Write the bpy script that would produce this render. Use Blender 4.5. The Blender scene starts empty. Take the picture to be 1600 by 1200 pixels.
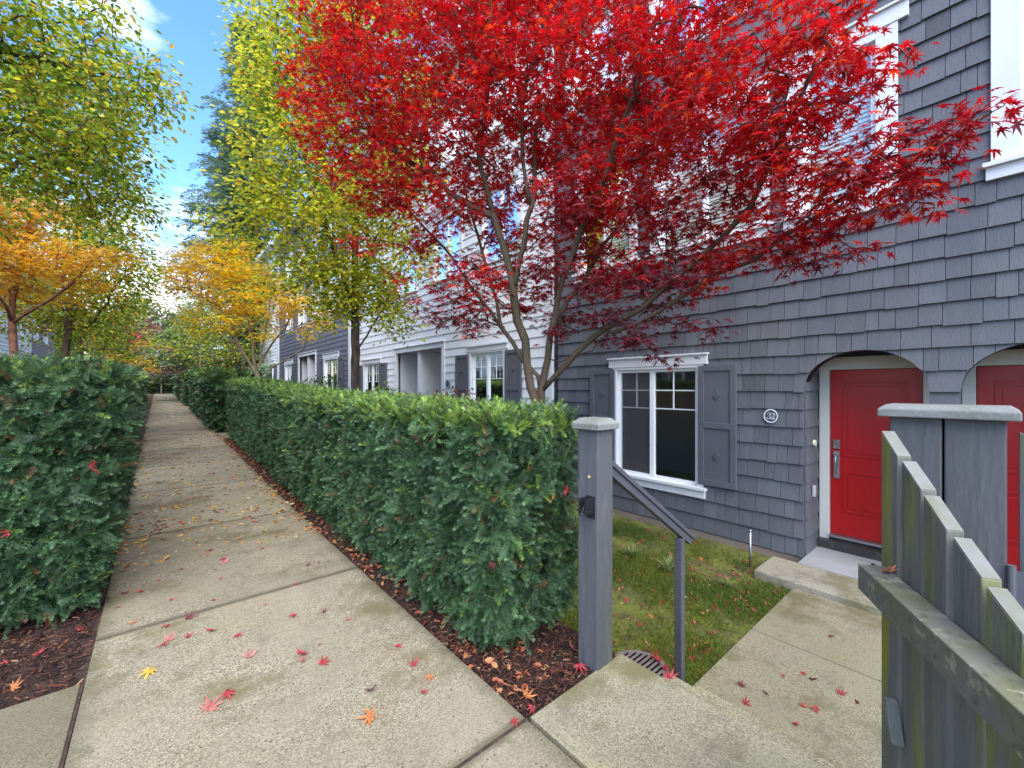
import bpy, math, random
import numpy as np
from mathutils import Vector, Matrix
random.seed(7); RNG = np.random.default_rng(7)
S = bpy.context.scene
R = math.radians

# ------------------------------------------------------------------ camera
CAMZ = 1.5; YAW = R(40.5); FP = 648.0; HY = 606.0      # metres, heading from the path, focal in px of a 1600 px frame
cam = bpy.data.cameras.new('camera'); camo = bpy.data.objects.new('camera', cam)
S.collection.objects.link(camo); S.camera = camo
cam.sensor_width = 36; cam.lens = 36 * FP / 1600; cam.shift_y = 6 / 1600
cam.clip_start = 0.05; cam.clip_end = 3000
camo.location = (0, 0, CAMZ); camo.rotation_euler = (R(90), 0, -YAW)
S.render.resolution_x = 1024; S.render.resolution_y = 768

# ------------------------------------------------------------------ world, sun, exposure
SUN_EL, SUN_AZ = R(52), R(205)      # azimuth clockwise from +Y
w = bpy.data.worlds.new('World'); S.world = w; w.use_nodes = True
wn, wl = w.node_tree.nodes, w.node_tree.links
wn.clear()
out = wn.new('ShaderNodeOutputWorld'); bg = wn.new('ShaderNodeBackground'); sky = wn.new('ShaderNodeTexSky')
sky.sky_type = 'NISHITA'; sky.sun_disc = False; sky.sun_elevation = SUN_EL; sky.sun_rotation = SUN_AZ
sky.air_density = 1.3; sky.dust_density = 0.6; sky.ozone_density = 4.5; sky.altitude = 2200
tc = wn.new('ShaderNodeTexCoord'); mp = wn.new('ShaderNodeMapping'); mp.inputs['Scale'].default_value = (1, 1, 2.2)
mp.inputs['Location'].default_value = (1.3, 0.4, 0.2)
nz = wn.new('ShaderNodeTexNoise'); nz.inputs['Scale'].default_value = 2.6; nz.inputs['Detail'].default_value = 9
nz.inputs['Roughness'].default_value = 0.58
cr = wn.new('ShaderNodeValToRGB'); cr.color_ramp.elements[0].position = 0.50; cr.color_ramp.elements[1].position = 0.68
mx = wn.new('ShaderNodeMix'); mx.data_type = 'RGBA'
wl.new(tc.outputs['Generated'], mp.inputs[0]); wl.new(mp.outputs[0], nz.inputs['Vector']); wl.new(nz.outputs['Fac'], cr.inputs[0])
wl.new(cr.outputs[0], mx.inputs[0]); hs = wn.new('ShaderNodeHueSaturation'); hs.inputs['Saturation'].default_value = 1.15; hs.inputs['Hue'].default_value = .505; wl.new(sky.outputs[0], hs.inputs['Color']); wl.new(hs.outputs[0], mx.inputs[6]); mx.inputs[7].default_value = (4.6, 4.7, 4.9, 1)
wl.new(mx.outputs[2], bg.inputs[0]); bg.inputs[1].default_value = 0.15; wl.new(bg.outputs[0], out.inputs[0])
sd = Vector((math.sin(SUN_AZ) * math.cos(SUN_EL), math.cos(SUN_AZ) * math.cos(SUN_EL), math.sin(SUN_EL)))
sun = bpy.data.lights.new('sun', 'SUN'); sun.energy = 2.0; sun.angle = R(70); sun.color = (1, 0.965, 0.91)
suno = bpy.data.objects.new('sun', sun); S.collection.objects.link(suno)
suno.rotation_euler = (-sd).to_track_quat('-Z', 'Y').to_euler(); suno.location = (0, -10, 30)
S.view_settings.view_transform = 'Standard'; S.view_settings.look = 'None'
S.view_settings.exposure = 1.85; S.view_settings.gamma = 1.0
S.cycles.max_bounces = 6; S.cycles.transparent_max_bounces = 6

# ------------------------------------------------------------------ helpers
SA, CA = math.sin(YAW), math.cos(YAW)
def ray(x, y):
    a = (x - 800) / FP
    return np.array([a * CA + SA, -a * SA + CA, (HY - y) / FP])
def atd(x, y, d): return np.array([0, 0, CAMZ]) + ray(x, y) * d      # a photo point at a surveyed distance
def onz(x, y, z=0.0):
    r = ray(x, y); return np.array([0, 0, CAMZ]) + r * ((z - CAMZ) / r[2])
def gz(y): return max(0.0, (y - 5) * 0.02)

ORIG = {}
def link(o): S.collection.objects.link(o); return o
def tag(o, label=None, cat=None, group=None, kind=None):
    if label: o['label'] = label
    if cat: o['category'] = cat
    if group: o['group'] = group
    if kind: o['kind'] = kind
    return o
def thing(name, label, cat, loc=(0, 0, 0), group=None):
    o = bpy.data.objects.new(name, None); o.empty_display_size = 0.2; link(o)
    o.location = loc; ORIG[o] = np.array(loc, float)
    return tag(o, label, cat, group)
def mesh_obj(name, V, F, mat, parent=None, smooth=False, cols=None, base=None, bevel=0.0):
    """V (n,3); F = list of integer arrays, each (m,k) with k corners."""
    V = np.asarray(V, float).reshape(-1, 3)
    if parent is not None: o0 = ORIG[parent]
    else: o0 = np.zeros(3) if base is None else np.array(base, float)
    V = V - o0
    me = bpy.data.meshes.new(name)
    F = [np.asarray(f, np.int32) for f in F if len(f)]
    me.vertices.add(len(V)); me.vertices.foreach_set('co', V.astype(np.float32).ravel())
    loops = np.concatenate([f.ravel() for f in F]); tot = np.concatenate([np.full(len(f), f.shape[1], np.int32) for f in F])
    me.loops.add(len(loops)); me.loops.foreach_set('vertex_index', loops)
    me.polygons.add(len(tot)); st = np.zeros(len(tot), np.int32); st[1:] = np.cumsum(tot)[:-1]
    me.polygons.foreach_set('loop_start', st)
    me.update(calc_edges=True)
    me.polygons.foreach_set('use_smooth', np.full(len(tot), bool(smooth)))
    if cols is not None:
        at = me.color_attributes.new('tint', 'FLOAT_COLOR', 'POINT')
        c = np.ones((len(V), 4), np.float32); c[:, :3] = cols; at.data.foreach_set('color', c.ravel())
    me.materials.append(mat)
    o = bpy.data.objects.new(name, me); link(o)
    if parent is not None:
        o.parent = parent; ORIG[o] = ORIG[parent]
    else:
        o.location = o0; ORIG[o] = o0
    if bevel:
        b = o.modifiers.new('bevel', 'BEVEL'); b.width = bevel; b.segments = 2; b.limit_method = 'ANGLE'; b.angle_limit = R(40)
    return o

class MB:
    def __init__(s): s.V = []; s.F = {}; s.n = 0; s.C = []
    def add(s, V, faces, col=None):
        V = np.asarray(V, float); s.V.append(V)
        for f in faces: s.F.setdefault(len(f), []).append([i + s.n for i in f])
        s.C.append(np.tile(np.array((1, 1, 1) if col is None else col, float), (len(V), 1)))
        s.n += len(V); return s
    def box(s, x0, x1, y0, y1, z0, z1, col=None):
        x0, x1 = min(x0, x1), max(x0, x1); y0, y1 = min(y0, y1), max(y0, y1); z0, z1 = min(z0, z1), max(z0, z1)
        V = [(x, y, z) for z in (z0, z1) for y in (y0, y1) for x in (x0, x1)]
        return s.add(V, [(0, 2, 3, 1), (4, 5, 7, 6), (0, 1, 5, 4), (2, 6, 7, 3), (0, 4, 6, 2), (1, 3, 7, 5)], col)
    def hexa(s, b4, t4, col=None):      # bottom ring, top ring
        return s.add(list(b4) + list(t4), [(3, 2, 1, 0), (4, 5, 6, 7), (0, 1, 5, 4), (1, 2, 6, 5), (2, 3, 7, 6), (3, 0, 4, 7)], col)
    def obox(s, c, u, v, n, hu, hv, hn, col=None):
        c, u, v, n = [np.array(a, float) for a in (c, u, v, n)]
        f = lambda a, b, d: c + u * a * hu + v * b * hv + n * d * hn
        return s.hexa([f(-1, -1, -1), f(1, -1, -1), f(1, 1, -1), f(-1, 1, -1)], [f(-1, -1, 1), f(1, -1, 1), f(1, 1, 1), f(-1, 1, 1)], col)
    def prism(s, poly, ext, col=None):     # poly: 3D points in a plane, ext: vector
        n = len(poly); P = np.array(poly, float); Q = P + np.array(ext, float)
        return s.add(np.vstack([P, Q]), [tuple(range(n))[::-1], tuple(range(n, 2 * n))] + [(i, (i + 1) % n, n + (i + 1) % n, n + i) for i in range(n)], col)
    def tube(s, pts, rad, k=8, col=None, cap=True):
        P = np.array(pts, float); n = len(P)
        rad = np.full(n, rad) if np.isscalar(rad) else np.array(rad)
        T = np.gradient(P, axis=0); T /= np.linalg.norm(T, axis=1)[:, None] + 1e-9
        a = np.array([0, 0, 1.0]) if abs(T[0][2]) < 0.9 else np.array([1.0, 0, 0])
        N = np.zeros((n, 3)); v = np.cross(T[0], a); N[0] = v / np.linalg.norm(v)
        for i in range(1, n):
            v = N[i - 1] - T[i] * np.dot(N[i - 1], T[i]); N[i] = v / (np.linalg.norm(v) + 1e-9)
        B = np.cross(T, N); th = np.arange(k) * 2 * math.pi / k
        V = P[:, None] + rad[:, None, None] * (N[:, None] * np.cos(th)[None, :, None] + B[:, None] * np.sin(th)[None, :, None])
        F = [(i * k + j, i * k + (j + 1) % k, (i + 1) * k + (j + 1) % k, (i + 1) * k + j) for i in range(n - 1) for j in range(k)]
        if cap: F += [tuple(range(k))[::-1], tuple((n - 1) * k + j for j in range(k))]
        return s.add(V.reshape(-1, 3), F, col)
    def build(s, name, mat, parent=None, smooth=False, cols=False, base=None, bevel=0.0):
        return mesh_obj(name, np.vstack(s.V), [np.array(f) for f in s.F.values()], mat, parent, smooth, np.vstack(s.C) if cols else None, base, bevel)

# ------------------------------------------------------------------ materials
def mat(name, col=(.5, .5, .5), rough=.6, spec=.5, attr=False, noise=None, bump=None, metal=0.0, trans=0.0, ramp=None, coat=0.0, streak=None):
    """noise=(scale, col2, lo, hi): second colour patches. bump=(scale, strength, distance). streak: object-space scale vector for the noises."""
    m = bpy.data.materials.new(name); m.use_nodes = True; nt = m.node_tree; N, L = nt.nodes, nt.links
    p = N['Principled BSDF']; p.inputs['Roughness'].default_value = rough; p.inputs['Specular IOR Level'].default_value = spec
    p.inputs['Metallic'].default_value = metal; p.inputs['Coat Weight'].default_value = coat
    p.inputs['Base Color'].default_value = (*col, 1)
    src = None
    if attr:
        a = N.new('ShaderNodeAttribute'); a.attribute_name = 'tint'
        mm = N.new('ShaderNodeMix'); mm.data_type = 'RGBA'; mm.blend_type = 'MULTIPLY'; mm.inputs[0].default_value = 1
        mm.inputs[7].default_value = (*col, 1); L.new(a.outputs['Color'], mm.inputs[6]); src = mm.outputs[2]
    tcn = N.new('ShaderNodeTexCoord'); mpn = N.new('ShaderNodeMapping'); L.new(tcn.outputs['Object'], mpn.inputs[0])
    if streak: mpn.inputs['Scale'].default_value = streak
    for nn in ([] if not noise else (noise if isinstance(noise, list) else [noise])):
        sc, c2, lo, hi = nn
        t = N.new('ShaderNodeTexNoise'); t.inputs['Scale'].default_value = sc; t.inputs['Detail'].default_value = 8; t.inputs['Roughness'].default_value = .62
        r = N.new('ShaderNodeValToRGB'); r.color_ramp.elements[0].position = lo; r.color_ramp.elements[1].position = hi
        L.new(mpn.outputs[0], t.inputs['Vector']); L.new(t.outputs['Fac'], r.inputs[0])
        q = N.new('ShaderNodeMix'); q.data_type = 'RGBA'; L.new(r.outputs[0], q.inputs[0])
        if src is None: q.inputs[6].default_value = (*col, 1)
        else: L.new(src, q.inputs[6])
        q.inputs[7].default_value = (*c2, 1); src = q.outputs[2]
    if src is not None: L.new(src, p.inputs['Base Color'])
    if bump:
        t = N.new('ShaderNodeTexNoise'); t.inputs['Scale'].default_value = bump[0]; t.inputs['Detail'].default_value = 6
        b = N.new('ShaderNodeBump'); b.inputs['Strength'].default_value = bump[1]; b.inputs['Distance'].default_value = bump[2]
        L.new(mpn.outputs[0], t.inputs['Vector']); L.new(t.outputs['Fac'], b.inputs['Height']); L.new(b.outputs[0], p.inputs['Normal'])
    if trans:
        o = N['Material Output']; tr = N.new('ShaderNodeBsdfTranslucent'); ms = N.new('ShaderNodeMixShader'); ms.inputs[0].default_value = trans
        if src is not None: L.new(src, tr.inputs[0])
        else: tr.inputs[0].default_value = (*col, 1)
        L.new(p.outputs[0], ms.inputs[1]); L.new(tr.outputs[0], ms.inputs[2]); L.new(ms.outputs[0], o.inputs[0])
    return m

def concrete(name, base, dark, moss, mossamt=.5, aggregate=1.0, joints=None):
    m = bpy.data.materials.new(name); m.use_nodes = True; nt = m.node_tree; N, L = nt.nodes, nt.links
    p = N['Principled BSDF']; p.inputs['Roughness'].default_value = .82
    t = N.new('ShaderNodeTexCoord')
    def noise(sc, det=8, ro=.6):
        n = N.new('ShaderNodeTexNoise'); n.inputs['Scale'].default_value = sc; n.inputs['Detail'].default_value = det; n.inputs['Roughness'].default_value = ro
        L.new(t.outputs['Object'], n.inputs['Vector']); return n.outputs['Fac']
    def ramp(s, lo, hi, a=(0, 0, 0, 1), b=(1, 1, 1, 1)):
        r = N.new('ShaderNodeValToRGB'); r.color_ramp.elements[0].position = lo; r.color_ramp.elements[1].position = hi
        r.color_ramp.elements[0].color = a; r.color_ramp.elements[1].color = b; L.new(s, r.inputs[0]); return r.outputs[0]
    def mix(f, a, b, mode='MIX'):
        q = N.new('ShaderNodeMix'); q.data_type = 'RGBA'; q.blend_type = mode
        for k, v in ((0, f), (6, a), (7, b)):
            if isinstance(v, tuple): q.inputs[k].default_value = (*v, 1)
            elif isinstance(v, float): q.inputs[k].default_value = v
            else: L.new(v, q.inputs[k])
        return q.outputs[2]
    wear = ramp(noise(1.1, 5), .42, .62)                       # where the surface paste has worn off the stones
    c = mix(ramp(noise(2.3), .38, .66), base, tuple(v * .66 for v in base))
    c = mix(ramp(noise(.9, 6), .45, .72), c, moss) if mossamt > .4 else mix(ramp(noise(.9, 6), .6, .8), c, moss)
    v1 = N.new('ShaderNodeTexVoronoi'); v1.inputs['Scale'].default_value = 190; L.new(t.outputs['Object'], v1.inputs['Vector'])
    sp = N.new('ShaderNodeSeparateColor'); L.new(v1.outputs['Color'], sp.inputs[0])
    stone = ramp(sp.outputs[0], .0, 1.0, (*[x * .28 for x in base], 1), (*[min(1, x * 1.75) for x in base], 1))
    f1 = N.new('ShaderNodeMath'); f1.operation = 'MULTIPLY_ADD'; L.new(wear, f1.inputs[0]); f1.inputs[1].default_value = .5 * aggregate; f1.inputs[2].default_value = .34; f1.use_clamp = True
    c = mix(f1.outputs[0], c, stone)
    v2 = N.new('ShaderNodeTexVoronoi'); v2.inputs['Scale'].default_value = 34; L.new(t.outputs['Object'], v2.inputs['Vector'])
    pits = ramp(v2.outputs['Distance'], .10, .2, (1, 1, 1, 1), (0, 0, 0, 1))
    gate_ = ramp(noise(7, 3), .45, .53)
    pm = N.new('ShaderNodeMath'); pm.operation = 'MULTIPLY'; L.new(pits, pm.inputs[0]); L.new(gate_, pm.inputs[1])
    pm2 = N.new('ShaderNodeMath'); pm2.operation = 'MULTIPLY'; L.new(pm.outputs[0], pm2.inputs[0]); pm2.inputs[1].default_value = .9
    c = mix(pm2.outputs[0], c, dark)
    c = mix(ramp(noise(5, 10, .75), .54, .72), c, tuple(v * .5 for v in base))
    c = mix(ramp(noise(1.15, 9, .72), .52, .62), c, tuple(v * w_ for v, w_ in zip(base, (.58, .56, .40))))
    if joints:
        at = N.new('ShaderNodeAttribute'); at.attribute_name = 'tint'; c = mix(1.0, c, at.outputs['Color'], 'MULTIPLY')
    if joints:      # dirt and moss lodged along the control joints (every 2.09 m) and along the slab edges
        sx = N.new('ShaderNodeSeparateXYZ'); L.new(t.outputs['Object'], sx.inputs[0])
        def mth(op, a, b=None, c_=None):
            q = N.new('ShaderNodeMath'); q.operation = op
            for i, v in enumerate((a, b, c_)):
                if v is None: continue
                if isinstance(v, (int, float)): q.inputs[i].default_value = v
                else: L.new(v, q.inputs[i])
            return q.outputs[0]
        d1 = mth('PINGPONG', mth('SUBTRACT', sx.outputs[1], joints[0]), joints[1] / 2)
        d2 = mth('SUBTRACT', joints[2], mth('ABSOLUTE', mth('SUBTRACT', sx.outputs[0], joints[3])))
        for d, w0, w1 in ((d1, .012, .045), (d2, .01, .09)):
            dn = mth('ADD', d, mth('MULTIPLY', mth('SUBTRACT', noise(16, 5), .5), w1 * 1.1))
            f = ramp(dn, w0, w1, (1, 1, 1, 1), (0, 0, 0, 1)); f = mth('MULTIPLY', f, .8 if w1 < .05 else .55)
            c = mix(f, c, (.085, .072, .035))
    L.new(c, p.inputs['Base Color'])
    b = N.new('ShaderNodeBump'); b.inputs['Strength'].default_value = .55; b.inputs['Distance'].default_value = .003
    b2 = N.new('ShaderNodeBump'); b2.inputs['Strength'].default_value = .35; b2.inputs['Distance'].default_value = .004
    L.new(v1.outputs['Distance'], b.inputs['Height']); L.new(noise(45, 5), b2.inputs['Height']); L.new(b.outputs[0], b2.inputs['Normal']); L.new(b2.outputs[0], p.inputs['Normal'])
    return m

M_path = concrete('path_concrete', (.265, .222, .142), (.05, .042, .03), (.235, .195, .095), aggregate=1.35, joints=(1.39, 2.09, .785, .495))
M_slab = concrete('landing_concrete', (.28, .248, .155), (.11, .095, .06), (.31, .30, .12), .6, 1.0)
M_walk = concrete('walkway_concrete', (.235, .203, .125), (.10, .085, .055), (.23, .21, .10), .6, .9)
M_step = concrete('porch_concrete', (.30, .27, .20), (.16, .14, .09), (.30, .26, .14), .5, .4)
M_pale = mat('pale_concrete', (.30, .30, .295), .8, noise=(4, (.27, .27, .25), .4, .7), bump=(80, .3, .003))
M_found = mat('foundation_concrete', (.26, .2, .15), .9, noise=(3, (.2, .16, .11), .4, .7), bump=(60, .4, .004))
M_soil = mat('soil', (.045, .028, .02), .95, noise=(20, (.09, .045, .03), .45, .6), bump=(60, .9, .02))
M_chip = mat('bark_chip', (1, 1, 1), .85, .3, attr=True)
M_lawnsoil = mat('lawn_soil', (.09, .09, .02), .95, noise=[(5, (.15, .165, .02), .4, .6), (18, (.04, .03, .02), .55, .7)], bump=(90, .9, .015))
M_grass = mat('grass_blade', (1, 1, 1), .5, .3, attr=True, trans=.35)
M_leaf = mat('leaf', (1, 1, 1), .45, .35, attr=True, trans=.58)
M_mleaf = mat('maple_leaf', (1, 1, 1), .36, .5, attr=True, trans=.5)
M_yew = mat('yew_needle', (1, 1, 1), .48, .35, attr=True, trans=.12)
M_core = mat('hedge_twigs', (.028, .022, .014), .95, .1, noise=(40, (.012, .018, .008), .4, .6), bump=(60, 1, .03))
M_fall = mat('fallen_leaf', (1, 1, 1), .5, .35, attr=True, trans=.15)
M_bark_m = mat('maple_bark', (.085, .055, .034), .8, .3, noise=[(4, (.060, .050, .025), .45, .62), (24, (.14, .10, .07), .55, .7)], bump=(40, .6, .006), streak=(1, 1, .35))
M_bark_p = mat('pear_bark', (.115, .078, .055), .9, .2, noise=[(9, (.05, .035, .028), .45, .6)], bump=(30, 1, .015), streak=(1, 1, .3))
M_bark_r = mat('paperbark', (.28, .13, .075), .8, .2, noise=[(9, (.16, .075, .045), .45, .6)], bump=(30, 1, .01))
M_bark_g = mat('pale_bark', (.32, .28, .2), .85, .2, noise=[(9, (.2, .17, .12), .45, .6)], bump=(30, 1, .01))
M_bark_y = mat('smooth_bark', (.24, .19, .13), .85, .2, noise=[(7, (.14, .12, .07), .45, .6)], bump=(30, .8, .01))
M_shg = mat('shingle_paint', (.112, .115, .124), .62, .35, attr=True, noise=[(2.2, (.080, .082, .094), .45, .75), (26, (.13, .135, .15), .55, .8)], bump=(70, .6, .005), streak=(1, 1, .25))
M_wpaint = mat('white_trim', (.66, .66, .665), .5, .4, noise=(3, (.58, .58, .57), .5, .8))
M_wside = mat('white_siding', (.70, .70, .70), .55, .4, noise=(2, (.62, .62, .62), .45, .8), bump=(50, .15, .003), streak=(1, .15, 1))
M_gside = mat('grey_siding', (.125, .127, .15), .58, .4, noise=(2, (.125, .125, .145), .45, .8), bump=(50, .15, .003), streak=(1, .15, 1))
M_shut = mat('shutter_paint', (.105, .105, .12), .5, .45, noise=(3, (.09, .09, .1), .4, .8))
M_post = mat('post_paint', (.092, .091, .094), .75, .25, noise=[(4, (.075, .075, .078), .42, .68), (34, (.118, .117, .119), .52, .70), (7, (.10, .105, .05), .56, .72)], bump=(34, 1.0, .005), streak=(1, 1, .14))
M_rail = mat('metal_rail', (.075, .075, .085), .45, .5, noise=(5, (.09, .09, .1), .4, .7))
M_cap = mat('weathered_cap', (.20, .20, .185), .85, .2, noise=[(6, (.15, .15, .115), .4, .65), (60, (.27, .27, .24), .55, .7)], bump=(60, .5, .004))
M_gate = mat('gate_board', (.175, .168, .145), .85, .2, noise=[(6, (.125, .118, .092), .4, .65), (3.2, (.25, .26, .025), .47, .64), (14, (.17, .17, .15), .6, .75)], bump=(30, .8, .004), streak=(2.6, 2.6, .35))
M_gtop = mat('gate_end_grain', (.20, .195, .17), .9, .2, noise=[(9, (.15, .155, .10), .42, .62)], bump=(60, .4, .003))
M_grail = mat('gate_rail_wood', (.165, .158, .125), .85, .2, noise=[(5, (.15, .15, .075), .42, .6), (13, (.34, .31, .20), .58, .66), (40, (.11, .10, .075), .56, .66)], bump=(30, .7, .004), streak=(1, 1, 1))
M_red = mat('door_red', (.38, .003, .005), .38, .4, noise=(1.6, (.30, .002, .004), .4, .7), bump=(45, .25, .002), streak=(1, 1, .2))
M_frame = mat('door_trim', (.56, .53, .47), .6)
M_black = mat('black_metal', (.02, .02, .022), .4, .5, metal=.3)
M_steel = mat('steel', (.4, .4, .4), .35, metal=.9)
M_dsill = mat('dark_sill', (.035, .03, .028), .5, noise=(8, (.08, .07, .065), .5, .7))
M_cream = mat('cream_plastic', (.7, .68, .5), .4)
M_grey_pl = mat('grey_plastic', (.4, .4, .39), .5)
M_iron = mat('cast_iron', (.20, .16, .14), .8, .3, noise=(20, (.12, .10, .09), .4, .7), bump=(60, .6, .003))
M_hole = mat('drain_dark', (.008, .007, .006), .9, .1)
M_blind = mat('blind', (.72, .72, .68), .6)
M_porchw = mat('porch_wall', (.60, .60, .62), .7)
M_int = mat('room_wall', (.6, .58, .54), .9)
M_roof = mat('roof_shingle', (.06, .06, .065), .9, noise=(30, (.09, .09, .09), .4, .6))
M_fence = mat('brown_fence', (.13, .065, .04), .85, noise=(4, (.08, .045, .03), .4, .6), streak=(4, 4, .3))
M_plaque = mat('plaque_slate', (.07, .08, .10), .4, .5)
M_white = mat('white_paint', (.82, .82, .82), .4)
M_yel = mat('brass_dot', (.6, .42, .2), .4)
def glassmat(name, refl, tintc):
    m = bpy.data.materials.new(name); m.use_nodes = True; N, L = m.node_tree.nodes, m.node_tree.links; N.remove(N['Principled BSDF'])
    g = N.new('ShaderNodeBsdfGlossy'); g.inputs['Roughness'].default_value = .02; g.inputs[0].default_value = (.92, .95, .95, 1)
    t = N.new('ShaderNodeBsdfTransparent'); t.inputs[0].default_value = (*tintc, 1)
    f = N.new('ShaderNodeFresnel'); f.inputs['IOR'].default_value = 1.5
    a = N.new('ShaderNodeMath'); a.operation = 'ADD'; a.inputs[1].default_value = refl; a.use_clamp = True; L.new(f.outputs[0], a.inputs[0])
    x = N.new('ShaderNodeMixShader'); L.new(a.outputs[0], x.inputs[0]); L.new(t.outputs[0], x.inputs[1]); L.new(g.outputs[0], x.inputs[2]); L.new(x.outputs[0], N['Material Output'].inputs[0])
    return m
M_glass = glassmat('window_glass', .12, (.86, .92, .89))

def screenmat():
    m = bpy.data.materials.new('insect_mesh'); m.use_nodes = True; N, L = m.node_tree.nodes, m.node_tree.links
    t = N.new('ShaderNodeBsdfTransparent'); x = N.new('ShaderNodeMixShader'); x.inputs[0].default_value = .45; p = N['Principled BSDF']; p.inputs['Base Color'].default_value = (.11, .10, .105, 1); p.inputs['Roughness'].default_value = .8
    L.new(t.outputs[0], x.inputs[1]); L.new(p.outputs[0], x.inputs[2]); L.new(x.outputs[0], N['Material Output'].inputs[0]); return m
M_screen = screenmat()

# ------------------------------------------------------------------ ground (setting)
def yardz(y):       # level of the ground between hedge and houses
    t = min(1, max(0, (y - 5.2) / 2.5)); return (1 - t) * (-.56) + t * (gz(y) - .12)
def soilz(x, y):
    g = gz(y) - .035
    if x <= 1.29: return g
    Y = yardz(y)
    if y < 1.41:
        return -.06 - (0 if x < 1.98 else .52)
    if y > 60: return g
    a, b = 1.98, 2.42
    t = min(1, max(0, (x - a) / (b - a))); return g * (1 - t) + Y * t
def grid_sheet(name, xs, ys, fz, m, kind='structure'):
    V = np.array([(x, y, fz(x, y)) for y in ys for x in xs]); nx = len(xs)
    F = np.array([(j * nx + i, j * nx + i + 1, (j + 1) * nx + i + 1, (j + 1) * nx + i) for j in range(len(ys) - 1) for i in range(nx - 1)])
    o = mesh_obj(name, V, [F], m, smooth=False); tag(o, kind=kind); return o
xs = [-400, -120, -40, -12, -8, -5, -3, -2, -1.5, -1, -.6, -.28, .5, 1.1, 1.285, 1.4, 1.6, 1.8, 1.97, 1.985, 2.1, 2.2, 2.3, 2.42, 2.7, 3, 3.5, 4, 4.6, 5.2, 5.8, 8, 15, 40, 120, 400]
ys = [-400, -100, -30, -10, -4, -2, 0, 1, 1.405, 1.415, 1.6, 2, 2.5, 3, 3.5, 4, 4.5, 5, 5.4, 5.8, 6.2, 6.6, 7, 7.5, 8, 10, 15, 20, 30, 40, 50, 59.9, 60.1, 80]
grid_sheet('ground', xs, ys, soilz, M_soil)
grid_sheet('far_ground', [-400, 0, 400], [80, 400, 900], lambda x, y: 1.46, M_lawnsoil)

# path slabs with real joints
def slab(mb, x0, x1, y0, y1, th=.12, g=.0085, dz=0.0, tone=None):
    b = .003
    z0, z1 = gz(y0) + dz, gz(y1) + dz
    x0 += g; x1 -= g; y0 += g; y1 -= g
    ring = lambda e, d: [(x0 + e, y0 + e, z0 - d), (x1 - e, y0 + e, z0 - d), (x1 - e, y1 - e, z1 - d), (x0 + e, y1 - e, z1 - d)]
    V = ring(0, th) + ring(0, b) + ring(b, 0)
    F = [(8, 9, 10, 11)] + [(a + i, a + (i + 1) % 4, a + 4 + (i + 1) % 4, a + 4 + i) for a in (0, 4) for i in range(4)]
    mb.add(V, F, None if tone is None else (tone,) * 3)
mb = MB(); yj = [-2.79, -.70, 1.39] + [1.39 + 2.09 * k for k in range(1, 25)]
for a, b in zip(yj[:-1], yj[1:]): slab(mb, -.29, 1.28, a, b, tone=(.97, 1.02, 1.0, .86, 1.03, .92, .84, 1.0, .9)[int(round((a + 2.79) / 2.09)) % 9])
tag(mb.build('path', M_path, cols=True), kind='structure')
mb = MB()
for y in yj[1:-1]: mb.box(-.285, 1.275, y - .0068, y + .0068, gz(y) - .06, gz(y) - .005)
mb.box(-.312, -.286, -1, 3.02, -.05, -.006)
tag(mb.build('path_joints', M_soil), kind='structure')
mb = MB(); slab(mb, -3.2, -.289, -1.2, 3.03); slab(mb, -3.2, -.62, 8.2, 9.3)
tag(mb.build('side_path', M_path, cols=True), kind='structure')
mb = MB()
for y in (13.3, 27.3): slab(mb, 1.285, 2.6, y + .1, y + 1.3, dz=.002); slab(mb, 2.6, 5.5, y + .1, y + 1.3, dz=-.06)
tag(mb.build('cross_walk', M_path, cols=True), kind='structure')
# landing, steps, walkway to the door
mb = MB(); slab(mb, 1.285, 2.0, -.45, 1.395, th=.2); mb.box(1.99, 2.28, .1, 1.25, -.6, -.172); mb.box(2.276, 2.54, .1, 1.2, -.6, -.338)
tag(mb.build('steps', M_slab, bevel=.008), kind='structure')
mb = MB()
for a, b in ((2.53, 3.745), (3.75, 4.83)): mb.box(a + .003, b - .003, .1, 1.33, -.62, -.5)
tag(mb.build('walkway', M_walk, bevel=.005), kind='structure')
mb = MB(); mb.box(4.835, 5.41, -.9, 1.69, -.62, -.44)
tag(mb.build('porch_step', M_step, bevel=.012), kind='structure')
mb = MB(); mb.box(5.415, 6.25, -.9, 1.44, -.62, -.437)
tag(mb.build('porch_floor', M_pale, bevel=.005), kind='structure')
lxs = np.linspace(2.32, 5.6, 34); lys = np.linspace(1.2, 5.3, 41)
hn = RNG.normal(0, .008, (60, 60))
def lawnz(x, y): return soilz(x, max(y, 1.42)) + .03 + .012 * math.sin(x * 3.1 + y * 2) + hn[int(x * 9) % 60, int(y * 9) % 60]
grid_sheet('lawn', lxs, lys, lawnz, M_lawnsoil)

# ------------------------------------------------------------------ scattering
def basis(D, Nn):
    D = D / (np.linalg.norm(D, axis=1)[:, None] + 1e-9)
    Nn = Nn - D * np.sum(D * Nn, axis=1)[:, None]; Nn /= np.linalg.norm(Nn, axis=1)[:, None] + 1e-9
    return np.stack([D, np.cross(Nn, D), Nn], axis=2)       # columns: dir, side, normal
def scatter(tv, tf, P, D, Nn, Sc, C):
    n = len(P); k = len(tv); Rm = basis(D, Nn)
    V = np.einsum('nij,kj->nki', Rm, tv) * np.asarray(Sc).reshape(n, 1, -1) + P[:, None]
    F = [(f[None] + (np.arange(n) * k)[:, None, None]).reshape(-1, f.shape[1]) for f in tf]
    return V.reshape(-1, 3), F, np.repeat(C, k, axis=0)
def merge(parts):
    V, F, C, n = [], [], [], 0
    for v, f, c in parts:
        V.append(v); F += [a + n for a in f]; C.append(c); n += len(v)
    return np.vstack(V), F, np.vstack(C)
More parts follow.
